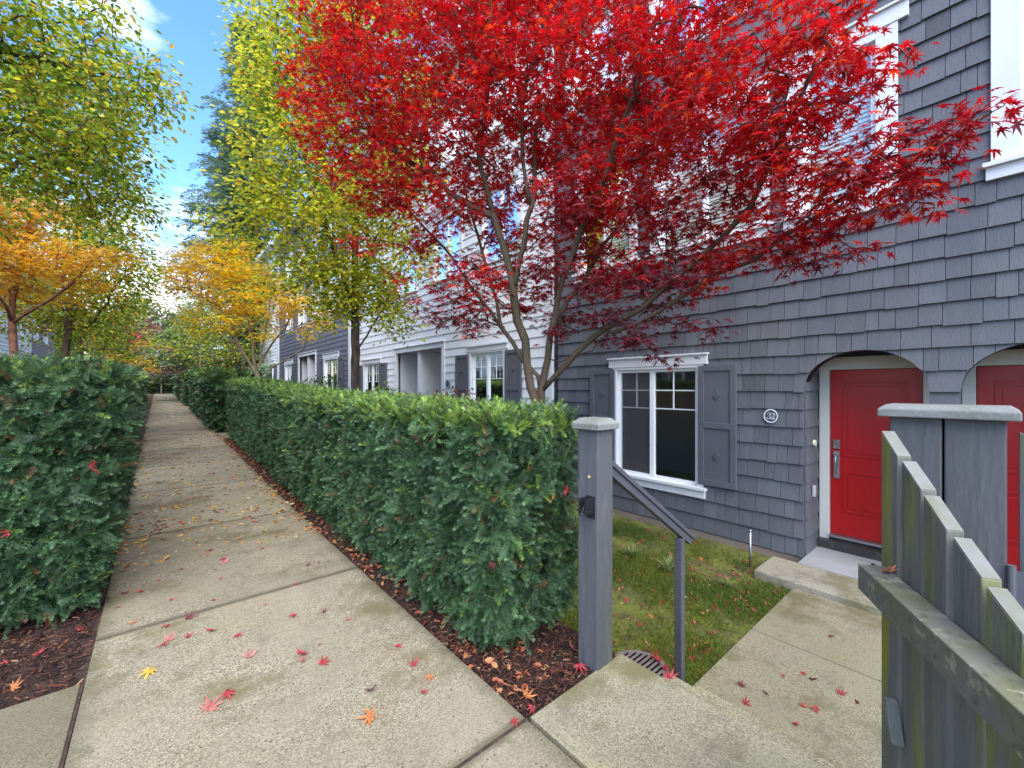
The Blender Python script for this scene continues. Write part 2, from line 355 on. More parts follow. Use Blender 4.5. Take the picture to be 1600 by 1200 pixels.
def unit(n):
    v = RNG.normal(size=(n, 3)); return v / np.linalg.norm(v, axis=1)[:, None]

def maple_template(droop=.28, curl=0.0, seed=0):
    r = np.random.default_rng(seed)
    ang = np.array([-128, -84, -42, 0, 42, 84, 128]); ln = np.array([.42, .74, .95, 1.0, .95, .74, .42]) * (1 + r.normal(0, .05, 7))
    V = [(0, 0, 0)]
    def pt(a, l): return (math.cos(R(a)) * l, math.sin(R(a)) * l, -droop * l * l + curl * abs(math.sin(R(a))) * l * l)
    V.append(pt(-158, .10))
    for i in range(7):
        a = ang[i] + r.normal(0, 2.5)
        V += [pt(a - 9, ln[i] * .56), pt(a, ln[i]), pt(a + 9, ln[i] * .56)]
        if i < 6: V.append(pt((ang[i] + ang[i + 1]) / 2, .27))
    V.append(pt(158, .10))
    F = [(0, i, i + 1) for i in range(1, len(V) - 1)]
    V = np.array(V); V[1:, 2] += r.normal(0, .035, len(V) - 1)
    V[:, 0] -= .0
    return V * .5, [np.array(F)]
OVAL = (np.array([(0, 0, 0), (.3, .26, .05), (.3, 0, -.03), (.3, -.26, .05), (.7, .22, 0), (.7, 0, -.08), (.7, -.22, 0), (1, 0, -.16)], float),
        [np.array([(0, 2, 1), (0, 3, 2), (4, 5, 7), (5, 6, 7)]), np.array([(1, 2, 5, 4), (2, 3, 6, 5)])])
def sprig_template(n=12, L=.1, nl=.03, droop=.25, seed=0, wd=.0017):
    r = np.random.default_rng(seed); V = []; Fq = []
    for i in range(n):
        t = (i + .5) / n; x = t * L; z = -droop * L * t * t
        for s in (-1, 1):
            l = nl * (1.05 - .35 * t) * (1 + r.normal(0, .12)); a = R(62 - 22 * t + r.normal(0, 6)); up = r.normal(.22, .18)
            d = np.array([math.cos(a), s * math.sin(a), up - .25]); d /= np.linalg.norm(d)
            q = np.array([-d[1], d[0], 0]); q /= np.linalg.norm(q); p = np.array([x, 0, z]); k = len(V)
            V += [p, p + d * l * .45 + q * wd, p + d * l, p + d * l * .45 - q * wd]; Fq.append((k, k + 1, k + 2, k + 3))
    for s in (-.35, 0, .35):
        p = np.array([L * .97, 0, -droop * L]); d = np.array([math.cos(s), math.sin(s), -.1]); q = np.array([-d[1], d[0], 0]); k = len(V)
        V += [p, p + d * nl * .4 + q * wd, p + d * nl * .8, p + d * nl * .4 - q * wd]; Fq.append((k, k + 1, k + 2, k + 3))
    k = len(V); V += [np.array(a) for a in ((0, .0012, 0), (L, .0006, -droop * L), (L, -.0006, -droop * L), (0, -.0012, 0))]; Fq.append((k, k + 1, k + 2, k + 3))
    return np.array(V), [np.array(Fq)]
SPR = [sprig_template(10, .078, .026, .15, 1, .0015), sprig_template(8, .06, .028, .0, 2, .0017), sprig_template(12, .10, .025, .35, 3, .0015), sprig_template(6, .04, .026, .1, 5, .0018)]
SPR_FAR = [sprig_template(6, .12, .05, .2, 4, .005)]

# ------------------------------------------------------------------ hedges
def vnoise(P, f, seed=0):
    q = P * f + seed * 7.3
    return (np.sin(q[:, 0] * 1.7 + 1.3 * np.sin(q[:, 1] * 1.9 + q[:, 2])) + np.sin(q[:, 1] * 2.3 + 1.7 * np.sin(q[:, 2] * 1.3 - q[:, 0])) + np.sin(q[:, 2] * 2.9 + 1.1 * np.sin(q[:, 0] * 2.1 + q[:, 1] * .7))) / 3
def hedge(label, x0, x1, y0, y1, h, dens, lean=0.0, spr=SPR, sc=1.0, group='clipped yew hedges along the path', skip=(), hfar=None, newgrowth=1.0, zb=.0, seed=1, gappy=0.0):
    """box x0..x1, y0..y1 standing on the ground; faces scattered with needle sprigs"""
    g0, g1 = gz(y0), gz(y1); hf = h if hfar is None else hfar
    root = thing('yew_hedge', label, 'hedge', ((x0 + x1) / 2, (y0 + y1) / 2, gz((y0 + y1) / 2)), group)
    top = lambda y: (gz(y) if True else 0) + h + (hf - h) * np.clip((y - y0) / (y1 - y0), 0, 1)
    gzv = lambda y: np.maximum(0, (y - 5) * .02)
    parts = []
    faces = {'w': ((-1, 0, 0), (y1 - y0) * h), 'e': ((1, 0, 0), (y1 - y0) * h), 's': ((0, -1, 0), (x1 - x0) * h), 'n': ((0, 1, 0), (x1 - x0) * h), 't': ((0, 0, 1), (x1 - x0) * (y1 - y0))}
    for k, (nn, area) in faces.items():
        if k in skip: continue
        n = int(area * dens * (.55 if k == 'e' else 1)); nn = np.array(nn, float)
        u, v = RNG.random(n), RNG.random(n)
        if k in 'we':
            y = y0 + u * (y1 - y0); hh = h + (hf - h) * u; z = gzv(y) + .06 + zb + v * (hh - .06 - zb); x = np.full(n, x0 if k == 'w' else x1)
        elif k in 'sn':
            x = x0 + u * (x1 - x0); y = np.full(n, y0 if k == 's' else y1); z = gzv(y) + .06 + zb + v * ((h if k == 's' else hf) - .06 - zb)
        else:
            x = x0 + u * (x1 - x0); y = y0 + v * (y1 - y0); z = gzv(y) + h + (hf - h) * v
        P = np.stack([x, y, z], 1); rel = np.clip((z - gzv(y)) / h, 0, 1)
        P[:, 0] += lean * rel
        nse = vnoise(P, 5.5, seed) * .6 + vnoise(P, 14, seed + 2) * .5
        off = nse * .085 - RNG.random(n) * .07 + (RNG.random(n) < .05) * .03
        # round the corners and tuck the foot in
        cx = np.minimum(P[:, 0] - x0 - lean * rel, x1 + lean * rel - P[:, 0]); cy = np.minimum(P[:, 1] - y0, y1 - P[:, 1]); cz = (gzv(y) + h + (hf - h) * np.clip((y - y0) / (y1 - y0), 0, 1)) - P[:, 2]
        if k in 'we': off -= np.clip(.09 - cy, 0, .09) * .6 + np.clip(.08 - cz, 0, .08) * .8
        elif k in 'sn': off -= np.clip(.09 - cx, 0, .09) * .6 + np.clip(.08 - cz, 0, .08) * .8
        else: off -= np.clip(.09 - np.minimum(cx, cy), 0, .09) * .6
        if k != 't': off -= np.clip(.22 - rel * h, 0, .22) * .4
        if k == 't': off *= .55
        P += nn * off[:, None]
        keep = np.ones(n, bool)
        if gappy: keep = ~((nse < -.42) & (RNG.random(n) < gappy))
        P = P[keep]; nse = nse[keep]; z = z[keep]; y = y[keep]; off = off[keep]; n = len(P)
        rd = unit(n); up = np.array([0, 0, 1.0])
        # local clumps share a direction
        cl = np.stack([np.sin(P[:, 1] * 9 + P[:, 2] * 7 + 3 * np.sin(P[:, 0] * 11)), np.sin(P[:, 0] * 10 - P[:, 2] * 8), np.sin(P[:, 1] * 11 + P[:, 2] * 13)], 1)
        D = nn * (.62 if k != 't' else .5) + rd * .85 + cl * .3
        D[:, 2] += (.12 if k != 't' else .25)
        Nn = up * (.7 if k != 't' else .6) + nn * .6 + unit(n) * .7
        br = RNG.random(n); base = np.array([.011, .032, .012]); hi = np.array([.115, .215, .085]); yl = np.array([.22, .33, .05])
        t = np.clip(.36 + vnoise(P, 9, seed + 5)[:len(P)] * .25 + RNG.normal(0, .36, n), 0, 1)[:, None]
        C = base * (1 - t) + hi * t
        fy = (br < (.018 if k != 't' else .50 * newgrowth)) | ((k in 'wse') & (z > gzv(y) + h - .10) & (br < .22 * newgrowth))
        C[fy] = yl * (.6 + .6 * RNG.random((fy.sum(), 1)))
        fb = (br > .982); C[fb] = np.array([.17, .07, .03])
        Sc = (RNG.random(n) * .55 + .85) * sc
        ti = RNG.integers(0, len(spr), n)
        for j, (tv, tf) in enumerate(spr):
            m = ti == j
            if m.any(): parts.append(scatter(tv, tf, P[m] - D[m] * .02, D[m], Nn[m], Sc[m], C[m]))
        if k == 't' and newgrowth:          # upright new shoots
            n2 = int(area * 30 * newgrowth); P2 = np.stack([x0 + .05 + RNG.random(n2) * (x1 - x0 - .1), y0 + RNG.random(n2) * (y1 - y0), np.zeros(n2)], 1)
            P2[:, 2] = gzv(P2[:, 1]) + h + (hf - h) * (P2[:, 1] - y0) / (y1 - y0) - .03
            P2[:, 0] = np.where(RNG.random(n2) < .5, P2[:, 0], x0 + (x1 - x0) * (.55 + .4 * RNG.random(n2))); D2 = np.tile([0, 0, 1.0], (n2, 1)) + unit(n2) * .35
            C2 = np.array([.20, .31, .05]) * (.5 + .7 * RNG.random((n2, 1))); C2[RNG.random(n2) < .5] = (.05, .12, .06)
            parts.append(scatter(spr[0][0], spr[0][1], P2, D2, unit(n2), (.6 + .9 * RNG.random(n2)) * sc, C2))
    V, F, C = merge(parts)
    mesh_obj('foliage', V, F, M_yew, root, cols=C)
    # twiggy dark heart
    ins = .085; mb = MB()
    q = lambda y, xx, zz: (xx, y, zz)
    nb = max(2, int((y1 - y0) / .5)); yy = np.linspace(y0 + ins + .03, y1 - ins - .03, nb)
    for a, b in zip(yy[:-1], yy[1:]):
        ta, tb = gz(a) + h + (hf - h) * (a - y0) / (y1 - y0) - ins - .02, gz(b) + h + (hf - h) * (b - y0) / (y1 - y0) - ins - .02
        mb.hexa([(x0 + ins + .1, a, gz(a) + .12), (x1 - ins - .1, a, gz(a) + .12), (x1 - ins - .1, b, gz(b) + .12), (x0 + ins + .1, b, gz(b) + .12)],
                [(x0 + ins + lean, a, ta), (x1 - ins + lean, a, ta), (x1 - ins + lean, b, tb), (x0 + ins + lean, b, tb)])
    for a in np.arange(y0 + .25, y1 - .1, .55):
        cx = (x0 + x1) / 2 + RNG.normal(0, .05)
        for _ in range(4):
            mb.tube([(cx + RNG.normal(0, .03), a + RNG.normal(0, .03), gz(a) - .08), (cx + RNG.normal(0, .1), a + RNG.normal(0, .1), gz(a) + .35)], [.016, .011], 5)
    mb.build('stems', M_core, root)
    return root
hedge('dark green yew hedge filling the left edge of the picture beside the path', -1.55, -.33, 3.86, 6.9, 1.62, 4300, lean=.17, seed=3, newgrowth=.5, gappy=.7)
hedge('nearest and largest yew hedge right of the path, ending at the slim grey gate post', 1.37, 2.10, 1.78, 7.1, 1.32, 3600, seed=5, hfar=1.42, newgrowth=1.2, gappy=.8)
hedge('second yew hedge right of the path, joined to the far end of the nearest one', 1.39, 2.12, 7.16, 13.1, 1.44, 1900, seed=6, hfar=1.56, newgrowth=1.2)
hedge('third yew hedge on the right, its dark end face beyond the first cross walk', 1.36, 2.1, 15.2, 26.3, 1.62, 420, sc=1.7, spr=SPR_FAR, seed=8, hfar=1.8, newgrowth=1)
hedge('small far yew hedge right of the path beyond the third one', 1.32, 2.0, 29, 38, 1.62, 300, sc=1.9, spr=SPR_FAR, seed=9, newgrowth=1)
hedge('farthest thin slice of yew hedge right of the path', 1.36, 2.0, 40, 50, 1.6, 260, sc=2.0, spr=SPR_FAR, seed=10, newgrowth=1)
hedge('low dark hedge closing off the far end of the path', -2.2, 1.4, 52.8, 53.8, 1.45, 260, sc=2.0, spr=SPR_FAR, seed=11, newgrowth=.3)
hedge('second yew hedge left of the path, behind the big left hedge', -1.6, -.62, 9.5, 17, 1.55, 300, sc=1.7, spr=SPR_FAR, seed=12, newgrowth=1)
hedge('far yew hedge left of the path', -1.7, -.75, 19, 34, 1.55, 220, sc=2.0, spr=SPR_FAR, seed=13, newgrowth=1)

# ------------------------------------------------------------------ trees
def grow(chains, targets, jitter=.05, seg=.22, sag=0.0):
    """chains: list of polylines (first point of later chains snaps to the nearest node). returns nodes, parent"""
    P = []; par = []
    def addchain(pl, start):
        prev = start
        for p in pl:
            p = np.array(p, float)
            if prev >= 0:
                a = P[prev]; k = max(1, int(np.linalg.norm(p - a) / .18))
                for j in range(1, k + 1):
                    P.append(a + (p - a) * j / k + (RNG.normal(0, .006, 3) if j < k else 0)); par.append(prev); prev = len(P) - 1
            else:
                P.append(p); par.append(-1); prev = len(P) - 1
    addchain(chains[0], -1)
    for c in chains[1:]:
        A = np.array(P); i = int(np.argmin(np.linalg.norm(A - np.array(c[0]), axis=1))); addchain(c[1:], i)
    base = np.array(P[0]); fork = None
    T = np.array(targets); buf = np.zeros((len(P) + len(T) * 30, 3)); buf[:len(P)] = P; n = len(P)
    A = buf[:n]; d0 = np.array([np.min(np.linalg.norm(A - t, axis=1)) for t in T]); order = np.argsort(d0)
    ends = []
    depth = np.zeros(len(buf)); 
    for i in range(n): depth[i] = 0 if par[i] < 0 else depth[par[i]] + np.linalg.norm(buf[i] - buf[par[i]])
    first_ok = int(len(chains[0]) > 1)
    zmin = P[0][2] + (P[-1][2] - P[0][2]) * 0
    for ti in order:
        t = T[ti]; dist = np.linalg.norm(buf[:n] - t, axis=1); cost = dist + .12 * depth[:n] * (dist > .0) + np.where(buf[:n, 2] > t[2] + .15, .25, 0)
        cost[:3] += 5
        i = int(np.argmin(cost)); a = buf[i].copy(); k = max(2, int(dist[i] / seg)); prev = i; off = RNG.normal(0, jitter * dist[i], 3)
        for j in range(1, k + 1):
            s = j / k; p = a + (t - a) * s + off * math.sin(s * math.pi) ; p[2] += -sag * dist[i] * math.sin(s * math.pi)
            buf[n] = p; par.append(prev); depth[n] = depth[prev] + np.linalg.norm(p - buf[prev]); prev = n; n += 1
        ends.append(prev)
    return buf[:n].copy(), np.array(par), ends
def wood(P, par, ends, r0, expo, rmin=.0025):
    n = len(P); cnt = np.zeros(n); 
    for e in ends: cnt[e] += 1
    ch = [[] for _ in range(n)]
    for i in range(n - 1, 0, -1): cnt[par[i]] += cnt[i]; ch[par[i]].append(i)
    cnt = np.maximum(cnt, 1)
    rad = np.maximum(rmin, r0 * cnt ** expo)
    mb = MB(); stack = [(0, None)]
    while stack:
        s, frm = stack.pop(); pl = [P[s]] if frm is None else [P[frm], P[s]]; rr = [rad[s]] if frm is None else [rad[s], rad[s]]
        i = s
        while ch[i]:
            c = sorted(ch[i], key=lambda q: -cnt[q])
            for q in c[1:]: stack.append((q, i))
            i = c[0]; pl.append(P[i]); rr.append(rad[i])
        if len(pl) > 1:
            k = 10 if max(rr) > .03 else (6 if max(rr) > .01 else 4)
            mb.tube(pl, rr, k)
    return mb, rad
def lobes_to_targets(lobes, per, minsep):
    out = []
    for c, r in lobes:
        n = int(per * r ** 2.4) + 2 + int(per > 350) * 7
        for _ in range(n):
            v = RNG.normal(size=3); v /= np.linalg.norm(v); q = np.array(c) + v * r * (RNG.random() ** .45) * np.array([1, 1, .75])
            out.append(q)
    out = np.array(out); keep = []
    for p in out:
        if not keep or np.min(np.linalg.norm(np.array(keep[-900:]) - p, axis=1)) > minsep: keep.append(p)
    return np.array(keep)
def leaves(P, par, ends, per, spread, size, tpl, palette, weights, flat=.45, droop=.3, along=2, colfn=None, var=.25, tilt=.5):
    pos = []; 
    for e in ends:
        i = e; chain = [i]
        for _ in range(along):
            if par[i] >= 0: i = par[i]; chain.append(i)
        for j, c in enumerate(chain[:-1] if len(chain) > 1 else chain):
            a, b = P[c], P[par[c]]
            m = max(1, int(per / (1 + .6 * j))); t = RNG.random((m, 1)); q = a * (1 - t) + b * t
            o = RNG.normal(0, spread, (m, 3)); o[:, 2] *= flat; pos.append((q + o, np.tile(a - b, (m, 1)), o))
    Q = np.vstack([p[0] for p in pos]); Dd = np.vstack([p[1] for p in pos]); O = np.vstack([p[2] for p in pos]); n = len(Q)
    D = O / (spread + 1e-6) + Dd / (np.linalg.norm(Dd, axis=1)[:, None] + 1e-6) * .6 + unit(n) * .3; D[:, 2] = D[:, 2] * .4 - droop
    Nn = np.array([0, 0, 1.0]) + unit(n) * tilt
    pal = np.array(palette); 
    C = pal[RNG.choice(len(pal), n, p=np.array(weights) / sum(weights))] if colfn is None else colfn(Q)
    C = np.clip(C * (1 + RNG.normal(0, var, (n, 1))), .004, 1)
    Sc = size * (.65 + .6 * RNG.random(n)); parts = []
    tpls = tpl if isinstance(tpl, list) else [tpl]; ti = RNG.integers(0, len(tpls), n)
    for j, (tv, tf) in enumerate(tpls):
        m = ti == j; parts.append(scatter(tv, tf, Q[m], D[m], Nn[m], Sc[m], C[m]))
    return merge(parts)
def make_tree(name, label, cat, chains, lobes, per, minsep, bark, r0, expo, leafargs, leafmat, group=None, jitter=.06, sag=0.0):
    T = lobes_to_targets(lobes, per, minsep)
    P, par, ends = grow(chains, T, jitter, sag=sag)
    root = thing(name, label, cat, tuple(P[0]), group)
    mb, rad = wood(P, par, ends, r0, expo); mb.build('trunk', bark, root, smooth=True)
    V, F, C = leaves(P, par, ends, **leafargs); print('TREE', label[:40], len(T), len(P), len(V)); mesh_obj('crown', V, F, leafmat, root, cols=C)
    return root
def px(pts): return [atd(*p) for p in pts]
MAPLE = [maple_template(.3, .0, s) for s in range(3)] + [maple_template(.55, .1, 9)]

# the red Japanese maple: surveyed limbs, then grown twigs
bx = atd(850, 640, 4.2); bz = -.5
ch = [[(bx[0], bx[1], bz), (bx[0], bx[1], .3), (bx[0] + .0, bx[1] + .0, 1.0), atd(845, 612, 4.2)],
      px([(848, 640, 4.2), (829, 606, 4.22), (823, 566, 4.25), (821, 532, 4.3), (808, 501, 4.32), (804, 473, 4.35), (802, 451, 4.38), (797, 423, 4.4), (789, 393, 4.42), (772, 338, 4.45), (764, 309, 4.45), (750, 258, 4.45), (747, 219, 4.4), (758, 185, 4.4), (764, 120, 4.3), (765, 40, 4.2)]),
      px([(769, 340, 4.45), (738, 324, 4.5), (701, 301, 4.55), (682, 275, 4.6), (639, 253, 4.7), (605, 227, 4.75), (582, 205, 4.8), (563, 173, 4.85), (548, 145, 4.9), (530, 110, 4.95)]),
      px([(804, 460, 4.37), (806, 440, 4.35), (812, 405, 4.3), (819, 383, 4.25), (823, 343, 4.2), (830, 324, 4.2), (823, 295, 4.15), (816, 244, 4.1), (816, 173, 4.05), (823, 122, 4.0), (840, 83, 3.95), (855, 20, 3.9)]),
      px([(830, 324, 4.2), (836, 301, 4.2), (836, 244, 4.2), (838, 199, 4.2), (862, 165, 4.2), (890, 110, 4.2), (900, 60, 4.2)]),
      px([(846, 600, 4.2), (841, 588, 4.2), (817, 564, 4.3), (802, 536, 4.4), (782, 510, 4.5), (763, 482, 4.6), (741, 456, 4.7), (724, 430, 4.8), (704, 399, 4.9), (676, 369, 5.0), (640, 330, 5.1), (600, 300, 5.2)]),
      px([(776, 495, 4.52), (776, 470, 4.6), (765, 435, 4.7), (754, 395, 4.8), (738, 340, 4.95), (725, 290, 5.1)]),
      px([(846, 610, 4.18), (856, 560, 4.15), (860, 519, 4.1), (867, 497, 4.08), (871, 467, 4.05), (880, 434, 4.0), (893, 402, 3.95), (901, 380, 3.9), (915, 340, 3.8), (940, 290, 3.7), (960, 230, 3.6), (985, 160, 3.5), (1010, 90, 3.4)]),
      px([(867, 499, 4.08), (880, 484, 4.15), (888, 466, 4.25), (908, 449, 4.4), (921, 421, 4.5), (945, 380, 4.6), (985, 330, 4.6), (1020, 280, 4.5)]),
      px([(850, 625, 4.18), (865, 590, 4.1), (884, 571, 4.0), (901, 551, 3.92), (925, 529, 3.82), (945, 514, 3.75), (1000, 484, 3.58), (1014, 472, 3.54), (1084, 411, 3.3), (1131, 369, 3.15), (1173, 322, 3.0), (1206, 247, 2.85), (1234, 187, 2.7), (1272, 107, 2.5), (1290, 50, 2.4)]),
      px([(945, 515, 3.75), (956, 521, 3.7), (1000, 503, 3.55), (1037, 482, 3.45), (1112, 430, 3.2), (1178, 407, 3.0), (1225, 369, 2.85), (1272, 341, 2.7), (1330, 300, 2.5), (1400, 270, 2.3), (1480, 215, 2.1), (1550, 175, 1.98)]),
      px([(856, 573, 4.15), (875, 566, 4.25), (900, 555, 4.35), (925, 548, 4.4)]),
      px([(860, 535, 4.1), (880, 525, 4.3), (905, 518, 4.5), (940, 514, 4.7), (980, 500, 4.8)])]
LB = [(470, 140, 5, .33), (455, 160, 4.9, .2), (500, 210, 4.9, .33), (520, 100, 5, .5), (540, 200, 4.8, .5), (600, 130, 4.8, .7), (620, 250, 4.7, .6), (545, 275, 4.8, .35), (600, 310, 5, .4), (680, 200, 4.5, .7), (690, 90, 4.5, .8), (770, 60, 4.2, .8), (690, 320, 4.6, .5),
      (650, 370, 5, .3), (690, 490, 4.2, .2), (730, 480, 4.2, .26), (745, 420, 4.4, .35), (810, 370, 4.9, .5), (780, 180, 4.2, .7), (860, 250, 4.6, .7), (860, 90, 4.0, .8), (940, 160, 3.9, .8), (900, 360, 4.8, .5), (960, 330, 4, .6), (940, 430, 4.8, .4), (980, 440, 3.9, .33),
      (830, 450, 5, .4), (880, 500, 5, .3), (1040, 250, 3.6, .6), (1030, 90, 3.4, .65), (1060, 390, 3.6, .4), (1075, 455, 3.5, .22), (1130, 300, 3.2, .45), (1130, 150, 3.0, .5), (1190, 380, 3.0, .3), (1200, 240, 2.8, .38), (1210, 110, 2.6, .36), (1270, 345, 2.7, .24), (1290, 250, 2.5, .3), (1310, 110, 2.4, .24),
      (1360, 290, 2.3, .22), (1420, 250, 2.15, .17), (1400, 80, 2.2, .1), (1480, 215, 2.05, .11), (1540, 175, 1.97, .07), (1440, 320, 2.2, .10), (1330, 395, 2.6, .10), (1110, 515, 3.4, .13), (1045, 560, 3.6, .10), (1030, 500, 3.7, .2), (975, 520, 4.3, .25), (620, 440, 4.6, .14),
      (700, -40, 4.6, .7), (850, -60, 4.2, .8), (1000, -60, 3.6, .6), (1150, -10, 3, .5), (1300, 10, 2.5, .3), (600, 30, 4.9, .6), (520, 30, 5, .4), (760, 300, 5.4, .5), (980, 230, 4.9, .6), (1080, 180, 4.3, .5),
      (760, 440, 3.9, .22), (850, 410, 3.7, .24), (930, 440, 3.6, .24), (1000, 430, 3.4, .22), (1080, 430, 3.2, .18), (700, 440, 4.1, .25), (1150, 390, 3.0, .2), (640, 465, 4.4, .13), (875, 520, 3.9, .14), (940, 490, 3.6, .17), (1005, 530, 3.5, .12), (740, 520, 4.0, .1), (900, 300, 3.7, .4), (1000, 330, 3.5, .35),
      (1330, 280, 2.4, .2), (1390, 230, 2.25, .16), (1240, 300, 2.7, .25), (1160, 220, 2.9, .35), (1250, 180, 2.6, .28), (1340, 160, 2.4, .16), (1460, 290, 2.15, .12), (1520, 195, 2.0, .1), (1500, 180, 2.05, .1), (1440, 215, 2.15, .14), (1550, 165, 1.95, .06), (1420, 300, 2.2, .12), (1380, 330, 2.35, .12), (1300, 390, 2.6, .14), (1260, 400, 2.75, .14), (1350, 90, 2.3, .14), (1430, 80, 2.15, .07), (1300, 330, 2.6, .18), (820, 490, 4.9, .2), (560, 380, 5, .2)]
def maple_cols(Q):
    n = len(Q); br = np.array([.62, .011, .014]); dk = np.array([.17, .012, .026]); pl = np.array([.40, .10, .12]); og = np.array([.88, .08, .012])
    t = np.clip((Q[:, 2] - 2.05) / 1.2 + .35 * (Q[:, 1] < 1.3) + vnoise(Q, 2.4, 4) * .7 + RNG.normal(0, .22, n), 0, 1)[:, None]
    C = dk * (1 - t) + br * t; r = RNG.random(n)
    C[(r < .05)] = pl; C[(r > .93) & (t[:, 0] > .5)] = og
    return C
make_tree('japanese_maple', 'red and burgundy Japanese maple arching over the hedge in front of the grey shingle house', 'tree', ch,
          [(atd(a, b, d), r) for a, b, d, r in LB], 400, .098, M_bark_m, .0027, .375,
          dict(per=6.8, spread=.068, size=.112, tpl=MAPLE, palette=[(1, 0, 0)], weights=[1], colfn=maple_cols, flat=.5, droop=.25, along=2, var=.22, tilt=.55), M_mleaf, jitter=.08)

GREENS = [(.27, .38, .04), (.14, .26, .035), (.48, .52, .04), (.74, .64, .04), (.66, .36, .05)]
def upright(cx, cy, z0, fork, top, rw, n, lean=(0, 0)):
    """trunk plus ascending limbs for an oval crown"""
    ch = [[(cx, cy, z0), (cx + lean[0] * .2, cy + lean[1] * .2, z0 + fork * .5), (cx + lean[0] * .4, cy + lean[1] * .4, z0 + fork), (cx + lean[0], cy + lean[1], z0 + fork + (top - fork) * .45), (cx + lean[0] * 1.1, cy + lean[1], z0 + top * .93)]]
    for i in range(n):
        a = i * 2.4 + RNG.random() * .6; s = z0 + fork * (.95 + .5 * RNG.random()) + (top - fork) * .45 * i / n; l = rw * (.7 + .3 * RNG.random())
        ch.append([(cx + lean[0] * .4, cy + lean[1] * .4, s), (cx + math.cos(a) * l * .4, cy + math.sin(a) * l * .4, s + l * .6), (cx + math.cos(a) * l * .8, cy + math.sin(a) * l * .8, s + l * 1.25)])
    return ch
def oval_lobes(cx, cy, z0, z1, rw, n, lr):
    out = []
    for i in range(n):
        t = (i + .5) / n; z = z0 + (z1 - z0) * t; w_ = rw * (math.sin(math.pi * min(1, .12 + .86 * t)) ** .6); a = i * 2.39996; q = w_ * (.35 + .5 * RNG.random())
        out.append(((cx + math.cos(a) * q, cy + math.sin(a) * q, z), lr * (.7 + .5 * RNG.random())))
    return out
# pear tree right of the path, in front of the white house
pr = atd(555, 600, 7.6)
lob = oval_lobes(pr[0], pr[1], 2.7, 9.6, 1.9, 30, .65) + [(atd(a, b, d), r) for a, b, d, r in ((415, 130, 6.6, .5), (405, 230, 6.6, .48), (420, 300, 6.6, .5), (375, 90, 7.2, .28), (440, 100, 6.6, .6), (375, 190, 7, .22), (320, 350, 7.4, .26), (350, 370, 7.2, .35), (430, 380, 6.8, .45), (470, 330, 6.6, .6), (480, 200, 6.8, .7), (620, 420, 6.8, .35), (600, 500, 6.8, .3), (500, 440, 6.8, .5), (430, 30, 6.8, .6), (380, 20, 7.2, .3), (420, 170, 7.2, .45), (600, 360, 6.9, .5), (400, 290, 7.2, .45), (450, 260, 7, .6), (470, 420, 7, .5), (520, 350, 7, .6), (540, 470, 7.2, .45), (580, 300, 7.2, .6), (620, 470, 7.2, .35), (440, 160, 7, .6), (500, 280, 7.2, .6), (560, 420, 7.2, .5), (480, 60, 7.2, .6), (400, 60, 7.4, .4), (325, 345, 7.6, .22), (400, 340, 7.2, .5), (500, 120, 7.2, .6), (420, 440, 7, .35), (600, 250, 7.4, .6), (640, 400, 7.4, .35))]
make_tree('pear_tree', 'tall yellow-green pear tree with a dark upright trunk in front of the white house', 'tree', upright(pr[0], pr[1], -.2, 2.0, 9.2, 2.0, 11), lob, 150, .155, M_bark_p, .0026, .46,
          dict(per=14, spread=.13, size=.082, tpl=OVAL, palette=GREENS + [(.72, .62, .05)], weights=[2, .9, 3.6, 3.4, .5, 1], flat=.9, droop=.35, along=2, tilt=.9), M_leaf)
# near pear whose trunk stands outside the frame on the left, its boughs hang over the left hedge
nl_ = [(60, 110, 4.6, .5), (140, 150, 4.6, .5), (210, 130, 4.8, .42), (240, 190, 5, .28), (40, 190, 4.4, .55), (120, 230, 4.6, .55), (190, 230, 5, .4), (20, 270, 4.4, .45), (90, 290, 4.8, .42), (160, 300, 5.2, .42), (200, 330, 5.6, .35), (0, 60, 4.3, .5), (80, 50, 4.4, .4), (170, 75, 4.8, .32), (250, 110, 5, .25), (215, 80, 5, .25), (-40, 150, 4.3, .6), (-60, 250, 4.3, .6), (30, 0, 4.3, .5), (150, 10, 4.7, .35), (-80, 40, 4.2, .7), (0, 340, 5, .25), (265, 165, 5, .16), (100, 190, 5.4, .5), (180, 180, 5.6, .5), (60, 240, 5.4, .5), (140, 270, 5.8, .45), (190, 270, 6, .4), (50, 300, 5.8, .4), (110, 330, 6, .4), (225, 140, 5.6, .35), (130, 100, 5.4, .5), (50, 130, 5.2, .5)]
c0 = np.array([-2.5, 5.2, 0])
ch = [[(-2.5, 5.2, 0), (-2.5, 5.25, 1.2), (-2.45, 5.3, 2.2), (-2.4, 5.4, 3.4), (-2.3, 5.5, 5.0), (-2.3, 5.6, 7)],
      [(-2.4, 5.4, 3.4), atd(-60, 90, 4.2), atd(0, 77, 4.4), atd(60, 92, 4.5), atd(130, 107, 4.7), atd(205, 125, 4.8), atd(250, 155, 4.9), atd(285, 172, 5)],
      [(-2.45, 5.3, 2.8), atd(-50, 205, 4.2), atd(0, 200, 4.4), atd(55, 208, 4.5), atd(120, 245, 4.8)],
      [(-2.45, 5.3, 2.4), atd(-60, 250, 4.4), atd(0, 235, 4.5), atd(60, 262, 4.8), atd(140, 300, 5.1)]]
make_tree('pear_tree', 'green overhanging pear tree whose boughs fill the top left corner above the left hedge', 'tree', ch,
          [(atd(a, b, d), r) for a, b, d, r in nl_] + oval_lobes(-2.7, 5.6, 3.2, 8, 1.6, 10, .6), 230, .13, M_bark_p, .0028, .46,
          dict(per=14, spread=.10, size=.064, tpl=OVAL, palette=GREENS, weights=[3, 2.2, 2.4, 1.2, .9], flat=.9, droop=.35, along=2, tilt=.9), M_leaf, jitter=.12)
